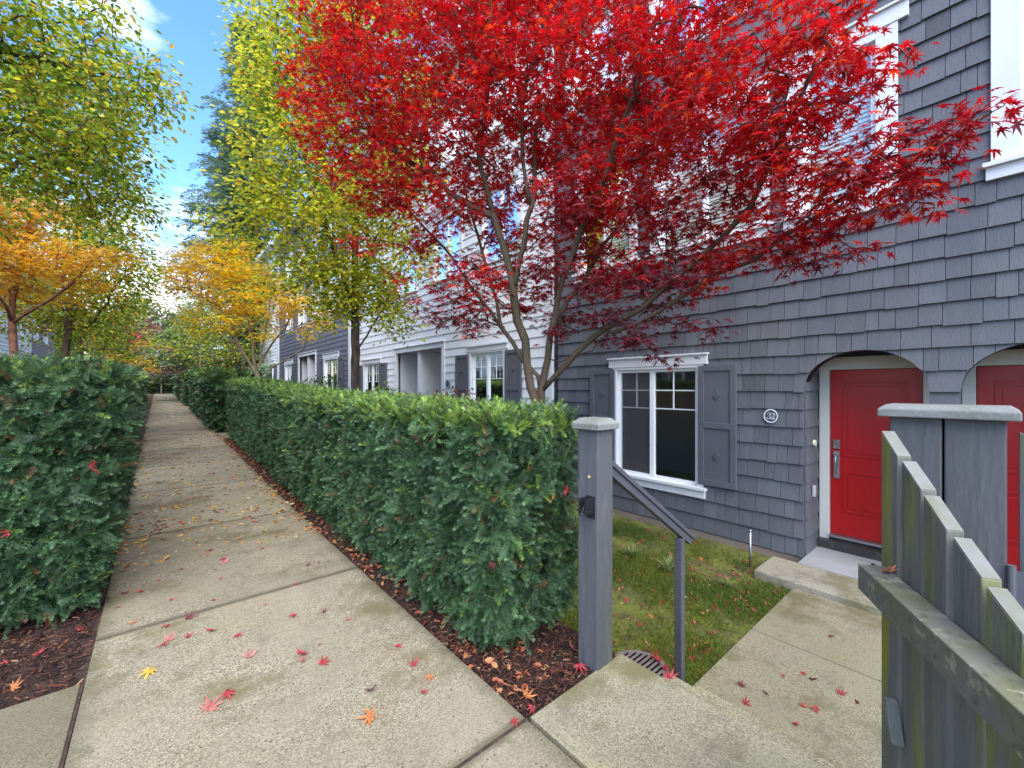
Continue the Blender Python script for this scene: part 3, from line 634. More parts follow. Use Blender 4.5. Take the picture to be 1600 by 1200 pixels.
# pears further up the left row
p2 = atd(92, 560, 9.6)
make_tree('pear_tree', 'pear tree with a leaning dark trunk behind the big left hedge', 'tree', upright(p2[0], p2[1], .1, 2.4, 8.2, 2.0, 9, lean=(.25, .3)),
          oval_lobes(p2[0] + .2, p2[1], 2.9, 8.6, 1.9, 24, .62) + [(atd(a, b, d), r) for a, b, d, r in ((170, 360, 9, .6), (215, 400, 9.5, .4), (150, 430, 9.5, .5), (200, 440, 10, .45), (120, 400, 9, .5), (180, 470, 10, .4), (100, 470, 10, .5), (200, 300, 9.5, .4), (180, 330, 9.6, .5), (210, 360, 9.6, .4), (190, 400, 9.8, .5), (230, 420, 10, .35), (220, 460, 10.4, .4), (140, 340, 9.4, .5), (150, 480, 10.4, .4), (60, 470, 10, .5), (130, 300, 9.4, .5))],
          110, .19, M_bark_p, .0034, .47, dict(per=15, spread=.18, size=.092, tpl=OVAL, palette=GREENS + [(.5, .34, .04)], weights=[2.6, 2, 2.2, 1.6, .8, 1.5], flat=.9, droop=.35, along=2, tilt=.9), M_leaf)
p3 = atd(127, 560, 15)
make_tree('pear_tree', 'straight thin-trunked pear tree second behind the left hedge', 'tree', upright(p3[0], p3[1], .3, 2.4, 6.6, 1.9, 8), oval_lobes(p3[0], p3[1], 2.9, 7.2, 2.2, 20, .75), 60, .26, M_bark_p, .0040, .46,
          dict(per=14, spread=.26, size=.13, tpl=OVAL, palette=GREENS, weights=[2.6, 1.6, 2.6, 2, .8], flat=.9, droop=.35, along=2, tilt=.9), M_leaf)
# orange maple on the left
o1 = atd(36, 570, 7.4)
ch = [[(o1[0], o1[1], .1), (o1[0], o1[1], 1.0), atd(22, 555, 7.4), atd(19, 505, 7.4), atd(20, 465, 7.4), atd(30, 420, 7.3), atd(45, 360, 7.2)],
      px([(20, 505, 7.4), (10, 480, 7.2), (-5, 460, 7), (-30, 420, 6.8)]), px([(20, 500, 7.4), (40, 490, 7.3), (75, 470, 7.1), (110, 445, 6.9), (150, 400, 6.7)]),
      px([(20, 545, 7.4), (35, 550, 7.3), (52, 530, 7.1), (70, 522, 7), (76, 500, 6.9), (95, 475, 6.8), (160, 440, 6.6)]), px([(19, 470, 7.4), (8, 440, 7.6), (0, 400, 7.8)])]
OL = [(20, 370, 7.2, .5), (70, 350, 7.2, .45), (10, 420, 7, .4), (60, 410, 7.1, .4), (110, 390, 6.9, .35), (150, 410, 6.7, .25), (190, 420, 6.6, .14), (100, 430, 7.4, .3), (-20, 350, 7, .6), (-40, 430, 7, .5), (30, 320, 7.4, .4), (50, 440, 7.6, .3), (140, 440, 6.9, .15), (0, 455, 7.5, .25)]
make_tree('japanese_maple', 'orange-leaved maple with reddish forking stems at the left edge', 'tree', ch, [(atd(a, b, d), r) for a, b, d, r in OL + [(130, 400, 6.9, .35), (180, 400, 6.8, .25), (90, 400, 6.9, .45), (40, 390, 6.9, .45), (0, 320, 7, .5), (80, 330, 7.3, .35), (60, 460, 7.6, .3), (110, 460, 7.4, .25), (160, 450, 7.2, .2), (200, 400, 7, .15), (10, 470, 7.8, .3)]], 260, .11, M_bark_r, .0034, .46,
          dict(per=11, spread=.10, size=.11, tpl=MAPLE, palette=[(.86, .44, .015), (.90, .58, .022), (.84, .50, .12), (.74, .24, .015)], weights=[2, 4, 2, 1], flat=.4, droop=.2, along=2), M_mleaf, jitter=.1)
# golden maple on the right
g1 = atd(408, 590, 12.6)
ch = [[(g1[0], g1[1], .1), (g1[0], g1[1], .9), atd(404, 592, 12.6), atd(400, 582, 12.6)],
      px([(400, 586, 12.6), (385, 560, 12.5), (370, 535, 12.4), (362, 500, 12.3), (335, 475, 12.2), (300, 455, 12)]), px([(399, 584, 12.6), (396, 560, 12.6), (395, 530, 12.6), (385, 480, 12.6), (380, 440, 12.6)]),
      px([(401, 584, 12.6), (408, 565, 12.7), (420, 545, 12.7), (430, 530, 12.8), (445, 515, 12.8), (460, 480, 12.9)]), px([(403, 588, 12.6), (425, 575, 12.5), (450, 560, 12.3), (475, 545, 12.1), (480, 520, 12), (500, 500, 11.9)]),
      px([(399, 575, 12.6), (410, 540, 12.9), (420, 490, 13.1), (425, 440, 13.2)]), px([(385, 560, 12.5), (350, 520, 12.0), (310, 500, 11.8)])]
GL = [(280, 420, 12.2, .6), (270, 455, 12, .45), (310, 400, 12.4, .7), (350, 420, 12.6, .8), (390, 430, 12.8, .8), (330, 460, 12.2, .6), (300, 490, 12, .4), (430, 450, 12.8, .7), (470, 480, 12.6, .6), (500, 500, 12.4, .5), (380, 480, 12.6, .6), (430, 500, 12.8, .5), (350, 500, 12.2, .4), (260, 420, 12.2, .4), (370, 390, 13, .6), (520, 470, 12.6, .4), (480, 520, 12.3, .25)]
make_tree('japanese_maple', 'golden yellow maple with spreading bare stems behind the second right-hand hedge', 'tree', ch, [(atd(a, b, d), r) for a, b, d, r in GL] + [(atd(a, b, d), r) for a, b, d, r in ((290, 440, 12, .6), (330, 430, 12.2, .7), (400, 470, 12.2, .7), (450, 470, 12.3, .6), (360, 505, 12, .4), (300, 515, 12, .3), (410, 520, 12.2, .3), (270, 395, 12.2, .4))], 90, .15, M_bark_y, .0045, .46,
          dict(per=14, spread=.17, size=.15, tpl=MAPLE, palette=[(.90, .60, .010), (.88, .50, .008), (.90, .68, .015), (.76, .26, .01), (.5, .5, .02)], weights=[4, 3, 3, 1, .7], flat=.35, droop=.2, along=2), M_mleaf, jitter=.1)
# smaller and farther trees
def small_tree(label, p, z0, fork, z1, rw, pal, wt, bark, lr=.8, n=14, size=.16, per=28, sep=.34, spread=.28, group='trees along the far end of the path', name='garden_tree', r0=.008, nl=14):
    return make_tree(name, label, 'tree', upright(p[0], p[1], z0, fork, z1 - z0, rw * .8, 6), oval_lobes(p[0], p[1], z0 + fork * 1.1, z1, rw, n, lr), per, sep, bark, r0, .42,
                     dict(per=nl, spread=spread, size=size, tpl=OVAL, palette=pal, weights=wt, flat=.8, droop=.3, along=2, tilt=.9), M_leaf, group=group)
q = atd(366, 560, 19.5); small_tree('slender dark-trunked green tree behind the golden maple', q, .2, 2.2, 7.0, 1.9, GREENS, [3, 2, 2.5, 1.5, .5], M_bark_p, size=.12, n=16, sep=.28, spread=.2)
q = atd(313, 570, 25); small_tree('green young tree with a pale straight trunk beside the path', q, .3, 2.4, 6.0, 2.3, GREENS, [3, 2, 2.5, 1, .5], M_bark_g, size=.14, n=16)
q = atd(252, 570, 40); small_tree('pale-trunked young tree at the very end of the path', q, .9, 2.6, 6.6, 2.6, GREENS, [2, 2, 3, 2, .5], M_bark_g, size=.2, sep=.42)
q = atd(236, 560, 43); small_tree('crimson maple glowing at the far end left of the path', q, .9, 3.4, 8.3, 1.9, [(.75, .02, .06), (.6, .03, .08)], [2, 1], M_bark_p, size=.2, lr=.7, sep=.4)
q = atd(180, 570, 30); small_tree('golden-yellow spreading maple far behind the left hedge', q, .5, .7, 3.6, 3.0, [(.8, .42, .02), (.8, .5, .05), (.7, .3, .03)], [3, 2, 1], M_bark_r, size=.16, lr=.8, n=16)
q = atd(110, 570, 22); small_tree('low yellow maple just left of the thin pear trunk', q, .3, .6, 2.7, 1.6, [(.8, .42, .02), (.6, .5, .05), (.25, .3, .03)], [3, 2, 2], M_bark_r, size=.13, lr=.6)
q = atd(325, 585, 33); small_tree('dark burgundy maple low behind the far hedges', q, .5, .6, 3.8, 3.0, [(.20, .012, .03), (.28, .02, .04), (.25, .2, .03)], [3, 2, .6], M_bark_p, size=.16, lr=.8, n=16)
q = atd(352, 575, 40); small_tree('small crimson maple near the far dark grey house', q, .7, .8, 5.4, 1.6, [(.6, .02, .05), (.3, .02, .04)], [2, 1], M_bark_p, size=.18, lr=.6)
q = atd(205, 560, 55); small_tree('olive green tree in the gap beyond the path, left side', q, 1, 2, 13, 5, [(.16, .20, .05), (.26, .26, .06), (.3, .24, .1)], [2, 2, 1], M_bark_p, lr=1.7, size=.42, n=22, per=10, sep=.65, spread=.6, r0=.014, nl=16)
q = atd(285, 560, 62); small_tree('mottled green and rust tree in the gap beyond the path, right side', q, 1, 2, 12.5, 5.4, [(.14, .20, .05), (.28, .26, .06), (.36, .2, .06)], [3, 2, 1], M_bark_p, lr=1.8, size=.42, n=22, per=10, sep=.65, spread=.6, r0=.014, nl=16)
q = atd(140, 560, 60); small_tree('broad green tree far behind the thin pear trunk', q, 1, 2, 12, 6, [(.12, .18, .05), (.2, .24, .05)], [2, 1], M_bark_p, lr=1.9, size=.42, n=22, per=10, sep=.65, spread=.6, r0=.014, nl=16)
q = atd(60, 560, 60); small_tree('round green tree far behind the orange maple', q, 1, 2, 13, 6, [(.12, .18, .05), (.25, .22, .05)], [2, 1], M_bark_p, lr=1.9, size=.42, n=22, per=10, sep=.65, spread=.6, r0=.014, nl=16)
# spruce
def spruce(label, p, h, rb, z0):
    root = thing('spruce_tree', label, 'tree', (p[0], p[1], z0))
    mb = MB(); mb.tube([(p[0], p[1], z0), (p[0] + .1, p[1], z0 + h * .5), (p[0], p[1], z0 + h)], [.35, .2, .02], 8)
    parts = []; tv, tf = sprig_template(7, .95, .34, .1, 8, .045)
    k = 0
    for z in np.arange(2.2, h - .1, .5):
        rr = rb * (1 - z / h) ** .8 + .12; nb = 7
        for j in range(nb):
            a = RNG.random() * 6.283; L_ = rr * (.7 + .4 * RNG.random()); d = np.array([math.cos(a), math.sin(a), 0])
            m = max(3, int(L_ / .34)); t = (np.arange(m) + .5) / m
            B = np.array([p[0], p[1], z0 + z]) + d * (t * L_)[:, None]; B[:, 2] += -.28 * L_ * t + .25 * L_ * t ** 2.2
            mb.tube([(p[0], p[1], z0 + z), tuple(B[m // 2]), tuple(B[-1])], [.05, .03, .01], 3)
            for s in (-1, 0, 1):
                side = np.array([-d[1], d[0], 0]) * s
                D = np.tile(d * .8 + side * .9, (m, 1)) + unit(m) * .3; D[:, 2] -= .25
                Cc = np.array([.24, .32, .19]) * (.6 + .8 * RNG.random((m, 1)))
                parts.append(scatter(tv, tf, B + unit(m) * .12, D, np.array([0, 0, 1.0]) + unit(m) * .4, .75 + .4 * RNG.random(m), Cc))
    mb.build('trunk', M_bark_p, root, smooth=True); V, F, C = merge(parts); mesh_obj('crown', V, F, M_yew, root, cols=C)
spruce('tall blue-green spruce rising behind the yellow-green pear tree', atd(392, 560, 31), 28, 6.3, .6)

# ------------------------------------------------------------------ houses
def rects_minus(y0, y1, z0, z1, holes):
    ys = sorted({y0, y1, *[min(max(v, y0), y1) for h in holes for v in h[:2]]}); res = []
    for a, b in zip(ys[:-1], ys[1:]):
        if b - a < 1e-4: continue
        cuts = sorted([(max(h[2], z0), min(h[3], z1)) for h in holes if h[0] < (a + b) / 2 < h[1] and h[2] < z1 and h[3] > z0]); z = z0
        for c0_, c1_ in cuts:
            if c0_ > z + 1e-4: res.append((a, b, z, c0_))
            z = max(z, c1_)
        if z < z1 - 1e-4: res.append((a, b, z, z1))
    return res
class House:
    def __init__(s, name, label, X, sgn, y0, y1, zb, zt, depth=9):
        s.X, s.g, s.y0, s.y1, s.zb, s.zt, s.depth = X, sgn, y0, y1, zb, zt, depth
        s.root = thing(name, label, 'house', (X - sgn * depth / 2, (y0 + y1) / 2, zb)); s.holes = []; s.porches = []
    def bx(s, mb, o0, o1, y0, y1, z0, z1, col=None): mb.box(s.X + s.g * o0, s.X + s.g * o1, y0, y1, z0, z1, col)
    def wedge(s, mb, y0, y1, za, zb, c0, c1, ob, ot, col=None, back=-.005, za1=None):
        z2 = za if za1 is None else za1
        f = lambda z: ob + (ot - ob) * (z - c0) / (c1 - c0)
        X, g = s.X, s.g
        P = [(X + g * back, y0, za), (X + g * f(za), y0, za), (X + g * f(z2), y1, z2), (X + g * back, y1, z2), (X + g * back, y0, zb), (X + g * f(zb), y0, zb), (X + g * f(zb), y1, zb), (X + g * back, y1, zb)]
        mb.hexa(P[:4], P[4:], col)
    def lap(s, m, expo=.195, zs=None, holes=None):
        mb = MB(); z = s.zb if zs is None else zs; H = s.holes
        while z < s.zt:
            z1 = min(z + expo, s.zt)
            for a, b, c, d in rects_minus(s.y0 + .1, s.y1 - .1, z, z1, H): s.wedge(mb, a, b, c, d, z, z + expo, .024, .004)
            z += expo
        mb.build('lap_siding', m, s.root)
    def shell(s, m):
        mb = MB()
        for a, b, c, d in rects_minus(s.y0, s.y1, s.zb - .3, s.zt, s.holes): s.bx(mb, -.12, -.006, a, b, c, d)
        s.bx(mb, -s.depth, -s.depth + .15, s.y0, s.y1, s.zb - .3, s.zt)
        for y in (s.y0, s.y1 - .12): s.bx(mb, -s.depth + .15, -.121, y, y + .12, s.zb - .3, s.zt)
        mb.build('wall', m, s.root)
        mb = MB()
        for z in (s.zb - .02, s.zb + 2.75, s.zb + 5.6):
            s.bx(mb, -s.depth + .16, -1.45, s.y0 + .13, s.y1 - .13, z, z + .12); e_ = s.y0 + .13
            for p0, p1 in (sorted(s.porches) if z < s.zb + 1 else []):
                s.bx(mb, -1.449, -.125, e_, p0 - .06, z, z + .12); e_ = p1 + .06
            s.bx(mb, -1.449, -.125, e_, s.y1 - .13, z, z + .12)
        s.bx(mb, -3.2, -3.1, s.y0 + .13, s.y1 - .13, s.zb, s.zt - .1)
        mb.build('room_interior', M_int, s.root)
    def roof(s):
        mb = MB(); X, g = s.X, s.g; e = .45; zt = s.zt; mid = X - g * s.depth / 2
        a = [(X + g * e, s.y0, zt - .02), (mid, s.y0, zt + 2.6), (X - g * (s.depth + e), s.y0, zt - .02)]
        P = a + [(x, s.y0, z + .16) for x, _, z in a[::-1]]
        mb.prism(P, (0, s.y1 - s.y0 - .004, 0)); r = mb.build('roof', M_roof, s.root)
        mb = MB(); mb.box(X + g * e, X + g * (e + .03), s.y0, s.y1, zt - .1, zt + .16); mb.box(X, X + g * e, s.y0, s.y1, zt - .1, zt - .03); mb.build('eave_board', M_wpaint, r)
    def window(s, y0, y1, z0, z1, split=(.5,), muntin=True, casing=.11, head=.15, blind=False, sill=True, headw=.08, topgrid=True, label=None):
        """y0..y1, z0..z1 = outside of the sash; casing around it"""
        s.holes.append((y0, y1, z0, z1)); cz = casing
        mb = MB(); s.bx(mb, -.02, .045, y0 - cz, y0, z0, z1); s.bx(mb, -.02, .045, y1, y1 + cz, z0, z1); s.bx(mb, -.02, .045, y0 - cz, y1 + cz, z1, z1 + cz * .5)
        W = mb.build('window', M_wpaint, s.root, bevel=.003); s.holes.append((y0 - cz, y1 + cz, z0 - .001, z1 + cz * .5))
        if label: W['label'] = label
        if head:
            mb = MB(); a = z1 + cz * .5; s.bx(mb, 0, .055, y0 - cz - headw, y1 + cz + headw, a, a + head); s.bx(mb, 0, .085, y0 - cz - headw - .015, y1 + cz + headw + .015, a + head, a + head + .025)
            mb.build('head_trim', M_wpaint, W, bevel=.003); s.holes.append((y0 - cz - headw, y1 + cz + headw, a, a + head + .02))
        if sill:
            mb = MB(); s.bx(mb, -.02, .09, y0 - cz - .05, y1 + cz + .05, z0 - .04, z0); s.bx(mb, 0, .05, y0 - cz - .03, y1 + cz + .03, z0 - .15, z0 - .04); mb.build('sill', M_wpaint, W, bevel=.003)
            s.holes.append((y0 - cz - .03, y1 + cz + .03, z0 - .15, z0))
        mb = MB(); f = .045
        s.bx(mb, -.06, -.012, y0, y0 + f, z0, z1); s.bx(mb, -.06, -.012, y1 - f, y1, z0, z1); s.bx(mb, -.06, -.012, y0 + f, y1 - f, z0, z0 + f); s.bx(mb, -.06, -.012, y0 + f, y1 - f, z1 - f, z1)
        cuts = [y0 + f] + [y0 + (y1 - y0) * t for t in split] + [y1 - f]
        for c in cuts[1:-1]: s.bx(mb, -.058, -.004, c - .035, c + .035, z0 + f, z1 - f)
        if muntin:
            zt = z1 - f; zl = z0 + (z1 - z0) * .64 if topgrid else z0 + (z1 - z0) * .33
            for a, b in zip(cuts[:-1], cuts[1:]):
                m_ = (a + b) / 2; lv = [zl, zl + (zt - zl) * .5] if topgrid else [z0 + (z1 - z0) * .33, z0 + (z1 - z0) * .66]
                s.bx(mb, -.044, -.030, m_ - .008, m_ + .008, zl if topgrid else z0 + f, zt)
                for zz in lv: s.bx(mb, -.043, -.031, a, b, zz - .008, zz + .008)
        mb.build('sash', M_white, W)
        xg = s.X - s.g * .038; mb = MB(); mb.add([(xg, y0 + f, z0 + f), (xg, y1 - f, z0 + f), (xg, y1 - f, z1 - f), (xg, y0 + f, z1 - f)], [(0, 1, 2, 3)]); mb.build('glass', M_glass, W)
        if blind:
            mb = MB(); z = z0 + .05
            while z < z1 - .03:
                s.bx(mb, -.105, -.075, y0 + .05, y1 - .05, z, z + .004); s.bx(mb, -.078, -.072, y0 + .05, y1 - .05, z, z + .035); z += .05
            mb.build('blind', M_blind, W)
        return W
    def shutter(s, y0, y1, z0, z1, near=False):
        mb = MB(); f = .075
        s.bx(mb, .03, .05, y0, y1, z0, z1)
        for a in (y0, y1 - f): s.bx(mb, .05, .068, a, a + f, z0, z1)
        zm = z0 + (z1 - z0) * .5
        for a, b in ((z0, z0 + f), (zm - f / 2, zm + f / 2), (z1 - f, z1)): s.bx(mb, .05, .0685, y0 + f, y1 - f, a, b)
        o = mb.build('shutter', M_shut, s.root, bevel=.003)
        ym = (y0 + y1) / 2
        for c in ((zm + z1) / 2, (zm + z0) / 2):
            mb = MB(); q = [(s.X + s.g * .05, ym + dy, c + dz) for dy, dz in ((0, -.06), (.042, 0), (0, .06), (-.042, 0))]
            mb.prism(q, (s.g * .018, 0, 0)); mb.build('diamond', M_post, o)
    def corner(s, y0, y1, o=.04, m=None):
        mb = MB(); s.bx(mb, -.02, o, y0, y1, s.zb - .25, s.zt); mb.build('corner_board', m or M_wpaint, s.root)
    def entry(s, y0, y1, z0, z1, depth=1.3, doors=((.25, M_red),)):
        s.porches.append((y0, y1)); s.holes.append((y0, y1, z0 - .3, z1)); c = .14
        mb = MB(); s.bx(mb, -.02, .05, y0 - c, y0, z0 - .3, z1); s.bx(mb, -.02, .05, y1, y1 + c, z0 - .3, z1); s.bx(mb, -.02, .05, y0 - c, y1 + c, z1, z1 + c); s.bx(mb, 0, .085, y0 - c - .02, y1 + c + .02, z1 + c, z1 + c + .03)
        W = mb.build('entry_surround', M_wpaint, s.root, bevel=.004); s.holes.append((y0 - c, y1 + c, z0 - .3, z1 + c))
        mb = MB(); s.bx(mb, -depth, -depth + .05, y0 - .05, y1 + .05, z0 - .3, z1 + .05); s.bx(mb, -depth + .05, -.121, y0 - .05, y0, z0 - .3, z1); s.bx(mb, -depth + .05, -.121, y1, y1 + .05, z0 - .3, z1); s.bx(mb, -depth + .05, -.121, y0 - .05, y1 + .05, z1, z1 + .05)
        ym = (y0 + y1) / 2; s.bx(mb, -depth + .05, -.03, ym - .09, ym + .09, z0 - .3, z1 - .001)
        mb.build('porch', M_porchw, s.root)
        mb = MB(); s.bx(mb, -depth + .05, .25, y0, y1, z0 - .35, z0 - .02); mb.build('porch_floor', M_pale, s.root)
        for a in (y0 + .2, ym + .25):
            mb = MB(); s.bx(mb, -depth + .05, -depth + .09, a, a + .85, z0, z0 + 2.0)
            for zz in (.25, 1.1): s.bx(mb, -depth + .09, -depth + .1, a + .15, a + .7, z0 + zz, z0 + zz + .65)
            mb.build('door', M_red, s.root)
    def plaque(s, y, z, r=.08, digits=None):
        th = np.arange(28) * 2 * math.pi / 28
        c = [(s.X + s.g * .03, y + math.cos(t) * r * .92, z + math.sin(t) * r) for t in th]
        mb = MB(); mb.prism(c, (s.g * .018, 0, 0)); o = mb.build('number_plaque', M_plaque, s.root)
        mb = MB(); ro, ri = r * .95, r * .84
        for i in range(28):
            a, b = th[i], th[(i + 1) % 28]; x = s.X + s.g * .0485
            q = [(x, y + math.cos(t) * rr * .92, z + math.sin(t) * rr) for t, rr in ((a, ri), (b, ri), (b, ro), (a, ro))]; mb.prism(q, (s.g * .003, 0, 0))
        mb.build('ring', M_white, o)
        if digits:
            mb = MB()
            for pl, wds, dx in digits:
                for (a, b), (w0, w1) in zip(zip(pl[:-1], pl[1:]), zip(wds[:-1], wds[1:])):
                    a = np.array(a); b = np.array(b); d = b - a; L_ = np.linalg.norm(d); n_ = np.array([-d[1], d[0]]) / L_; e = d / L_ * .0012
                    q = [a - e + n_ * w0, b + e + n_ * w1, b + e - n_ * w1, a - e - n_ * w0]
                    # reader stands on the -x side: +u on the sign is -y
                    mb.prism([(s.X + s.g * .0485, y - (p[0] + dx), z + p[1]) for p in q], (s.g * .0035, 0, 0))
            mb.build('number', M_white, o)

# --- grey shingle house (32)
H1 = House('shingle_townhouse', 'grey shingle townhouse with arched porch and red doors, number 32', 5.68, -1, -4.5, 5.43, -.46, 9.3)
H1.window(2.69, 4.0, .14, 1.78, split=(.54,), casing=.085, head=.13, headw=.06, label='white sliding window with a small grid in the upper panes')
H1win = [c for c in H1.root.children if c.name.startswith('window')][0]
mb = MB(); mb.add([(5.70, 3.36, .19), (5.70, 3.95, .19), (5.70, 3.95, 1.73), (5.70, 3.36, 1.73)], [(0, 1, 2, 3)]); mb.build('insect_screen', M_screen, H1win)
H1.shutter(2.17, 2.66, .19, 1.80); H1.shutter(4.03, 4.52, .19, 1.80)
H1.window(.82, 1.45, 3.5, 5.1, split=(), muntin=False, casing=.17, head=.16, blind=True)
H1.window(1.95, 3.25, 3.5, 5.1, split=(.5,), muntin=False, casing=.15, head=.16, blind=True)
H1.window(-1.1, -.13, 3.5, 5.1, split=(), muntin=False, casing=.17, head=.16, blind=True)
H1.window(3.75, 4.75, 3.5, 5.1, split=(.5,), muntin=False, casing=.12, head=.14, blind=True)
for a in (.6, 2.2, 3.9): H1.window(a, a + 1.1, 6.4, 7.8, split=(.5,), casing=.12, head=.14, blind=True)
PY0, PY1 = -1.0, 1.45
ARC = [(.43, 1.45), (-.80, .22)]; ZS, ZA = 1.48, 1.90
def arch_z(y):
    for a, b in ARC:
        if a < y < b: c, r = (a + b) / 2, (b - a) / 2; return ZS + (ZA - ZS) * math.sqrt(max(0, 1 - ((y - c) / r) ** 2))
    return None
H1.holes.append((PY0, PY1, -1, 1.95))
H1.porches.append((-1.05, 1.5)); H1.shell(M_shg)
shin_holes = H1.holes[:-1] + [(PY0, PY1, -1, 1.95)]
def shingle_course(mb, z, expo):
    y = H1.y0 + RNG.random() * .1
    while y < H1.y1 - .12:
        wd = RNG.choice([.105, .13, .15, .165, .19, .22, .255]); y1 = min(y + wd, H1.y1 - .12); b = z - (RNG.random() < .35) * RNG.random() * .014; t = z + expo + .002
        tone = .84 + .28 * RNG.random() - (.3 if RNG.random() < .012 else 0); col = (tone * (1 + RNG.normal(0, .012)), tone, tone * (1 + RNG.normal(0, .012))); g_ = .0022
        o_ = .027 + RNG.random() * .004
        inarch = t > 1.3 and b < 1.96 and y1 > PY0 and y < PY1
        if not inarch:
            if not (y > PY0 and y1 < PY1 and t < 1.4):
                for r_ in rects_minus(y + g_, y1 - g_, b, t, shin_holes): H1.wedge(mb, r_[0], r_[1], r_[2], r_[3], b, t, o_, .004, col)
        else:
            k = max(1, int((y1 - y) / .016)); ed = np.array(sorted(set(np.linspace(y + g_, y1 - g_, k + 1)) | {v for ab in ARC for v in ab if y + g_ < v < y1 - g_}))
            for e0, e1 in zip(ed[:-1], ed[1:]):
                za = arch_z((e0 + e1) / 2)
                if za is None: l0 = l1 = b
                else:
                    z0_, z1_ = arch_z(e0 + 1e-5), arch_z(e1 - 1e-5); l0 = max(b, ZS if z0_ is None else z0_); l1 = max(b, ZS if z1_ is None else z1_)
                if max(l0, l1) < t - .001: H1.wedge(mb, e0, e1, l0, t, b, t, o_, .004, col, za1=l1)
        y = y1
mb = MB(); z = -.455
while z < H1.zt: shingle_course(mb, z, .213); z += .213
# porch pier and left jamb shingles
mb2 = MB(); z = -.455
while z < 1.47:
    for k in range(2): H1.wedge(mb2, .222 + k * .104, .222 + k * .104 + .101, z, z + .214, z, z + .214, .024, .004, (1, 1, 1))
    z += .213
H1sh = mb.build('shingle_siding', M_shg, H1.root, cols=True)
mb2.build('pier_shingles', M_shg, H1.root, cols=True)
mb = MB(); z = -.455      # return wall of the porch, shingles facing the door side
while z < 1.9:
    x = 5.70
    while x < 6.2:
        wd = RNG.choice([.13, .17, .2]); x1 = min(x + wd, 6.22); t = z + .213
        mb.hexa([(x + .002, PY1 + .004, z), (x + .002, PY1 - .02, z), (x1 - .002, PY1 - .02, z), (x1 - .002, PY1 + .004, z)], [(x + .002, PY1 + .004, t), (x + .002, PY1 - .003, t), (x1 - .002, PY1 - .003, t), (x1 - .002, PY1 + .004, t)], (.95 + .1 * RNG.random(),) * 3)
        x = x1
    z += .213
mb.build('porch_shingles', M_shg, H1.root, cols=True)
mb = MB()                 # arch head behind the shingles, with soffit
def strip(y0, y1, lo0, lo1):
    mb.hexa([(5.687, y0, lo0), (5.687, y1, lo1), (5.86, y1, lo1), (5.86, y0, lo0)], [(5.687, y0, 1.95), (5.687, y1, 1.95), (5.86, y1, 1.95), (5.86, y0, 1.95)])
for a, b in ARC:
    e = (a + b) / 2 - (b - a) / 2 * np.cos(np.linspace(0, math.pi, 41))
    for u, v in zip(e[:-1], e[1:]): strip(u, v, (arch_z(u) or ZS) + .002, (arch_z(v) or ZS) + .002)
mb.box(5.687, 5.86, .22, .43, -.5, 1.95); mb.box(5.687, 5.86, PY0, -.80, -.5, 1.95)
mb.build('arch_wall', M_shg, H1.root)
mb = MB(); mb.box(5.75, 6.36, PY0 - .03, PY1 + .03, 2.0, 2.06); mb.box(5.80, 6.36, PY1 + .006, PY1 + .05, -.5, 2.0); mb.box(5.80, 6.36, PY0 - .05, PY0 - .006, -.5, 2.0)
for a, b, c, d in rects_minus(PY0, PY1 + .003, -.5, 2.0, [(.52, 1.34, -.28, 1.70), (-.68, .14, -.28, 1.70)]): mb.box(6.31, 6.36, a, b, c, d)
mb.build('porch', M_shut, H1.root)
for y0_, y1_ in ((.52, 1.34), (-.68, .14)):
    mb = MB(); fx = 6.255
    mb.box(fx, 6.31, y1_, y1_ + .10, -.43, 1.72); mb.box(fx, 6.31, y0_ - .10, y0_, -.43, 1.72); mb.box(fx, 6.31, y0_ - .10, y1_ + .10, 1.72, 1.87)
    mb.build('door_frame', M_frame, H1.root, bevel=.004)
    mb = MB(); mb.box(6.13, 6.254, y0_ - .12, y1_ + .10, -.5, -.345); mb.box(6.254, 6.31, y0_ + .001, y1_ - .001, -.44, -.31); mb.build('threshold', M_dsill, H1.root)
    mb = MB(); mb.box(6.22, 6.30, y0_ + .002, y1_ - .002, -.309, -.285); mb.build('door_sill', M_steel, H1.root)
    mb = MB(); mb.box(6.302, 6.335, y0_ + .004, y1_ - .004, -.28, 1.715)
    def ring_(ya, yb, za, zb_, w_, x0_, x1_):
        mb.box(x0_, x1_, ya, ya + w_, za, zb_); mb.box(x0_, x1_, yb - w_, yb, za, zb_); mb.box(x0_, x1_, ya + w_, yb - w_, za, za + w_); mb.box(x0_, x1_, ya + w_, yb - w_, zb_ - w_, zb_)
    for za, zb_ in ((.0, .49), (.67, 1.57)):
        ring_(y0_ + .12, y1_ - .12, za, zb_, .022, 6.292, 6.3025)
        mb.box(6.296, 6.3025, y0_ + .17, y1_ - .17, za + .05, zb_ - .05)
    D_ = mb.build('door', M_red, H1.root, bevel=.004)
    ly = y1_ - .065
    mb = MB(); mb.box(6.275, 6.3015, ly - .033, ly + .033, .76, .87); mb.box(6.27, 6.276, ly - .022, ly + .022, .82, .855); mb.build('lock', M_iron, D_, bevel=.004)
    mb = MB(); mb.box(6.285, 6.3015, ly - .028, ly + .028, .40, .73); mb.tube([(6.29, ly, .68), (6.24, ly, .665), (6.225, ly, .60), (6.24, ly, .50), (6.29, ly, .46)], .011, 8); mb.box(6.262, 6.286, ly - .03, ly + .03, .685, .71); mb.build('handle', M_steel, D_, bevel=.003)
mb = MB(); mb.box(5.665, 5.72, -4.5, 5.4, -.75, -.47); mb.build('foundation', M_found, H1.root)
H1.roof()
def W_(n, a, b): return [a + (b - a) * i / (n - 1) for i in range(n)]
def arc(cx, cz, rx, rz, a0, a1, n=12): return [(cx + rx * math.cos(R(a)), cz + rz * math.sin(R(a))) for a in W_(n, a0, a1)]
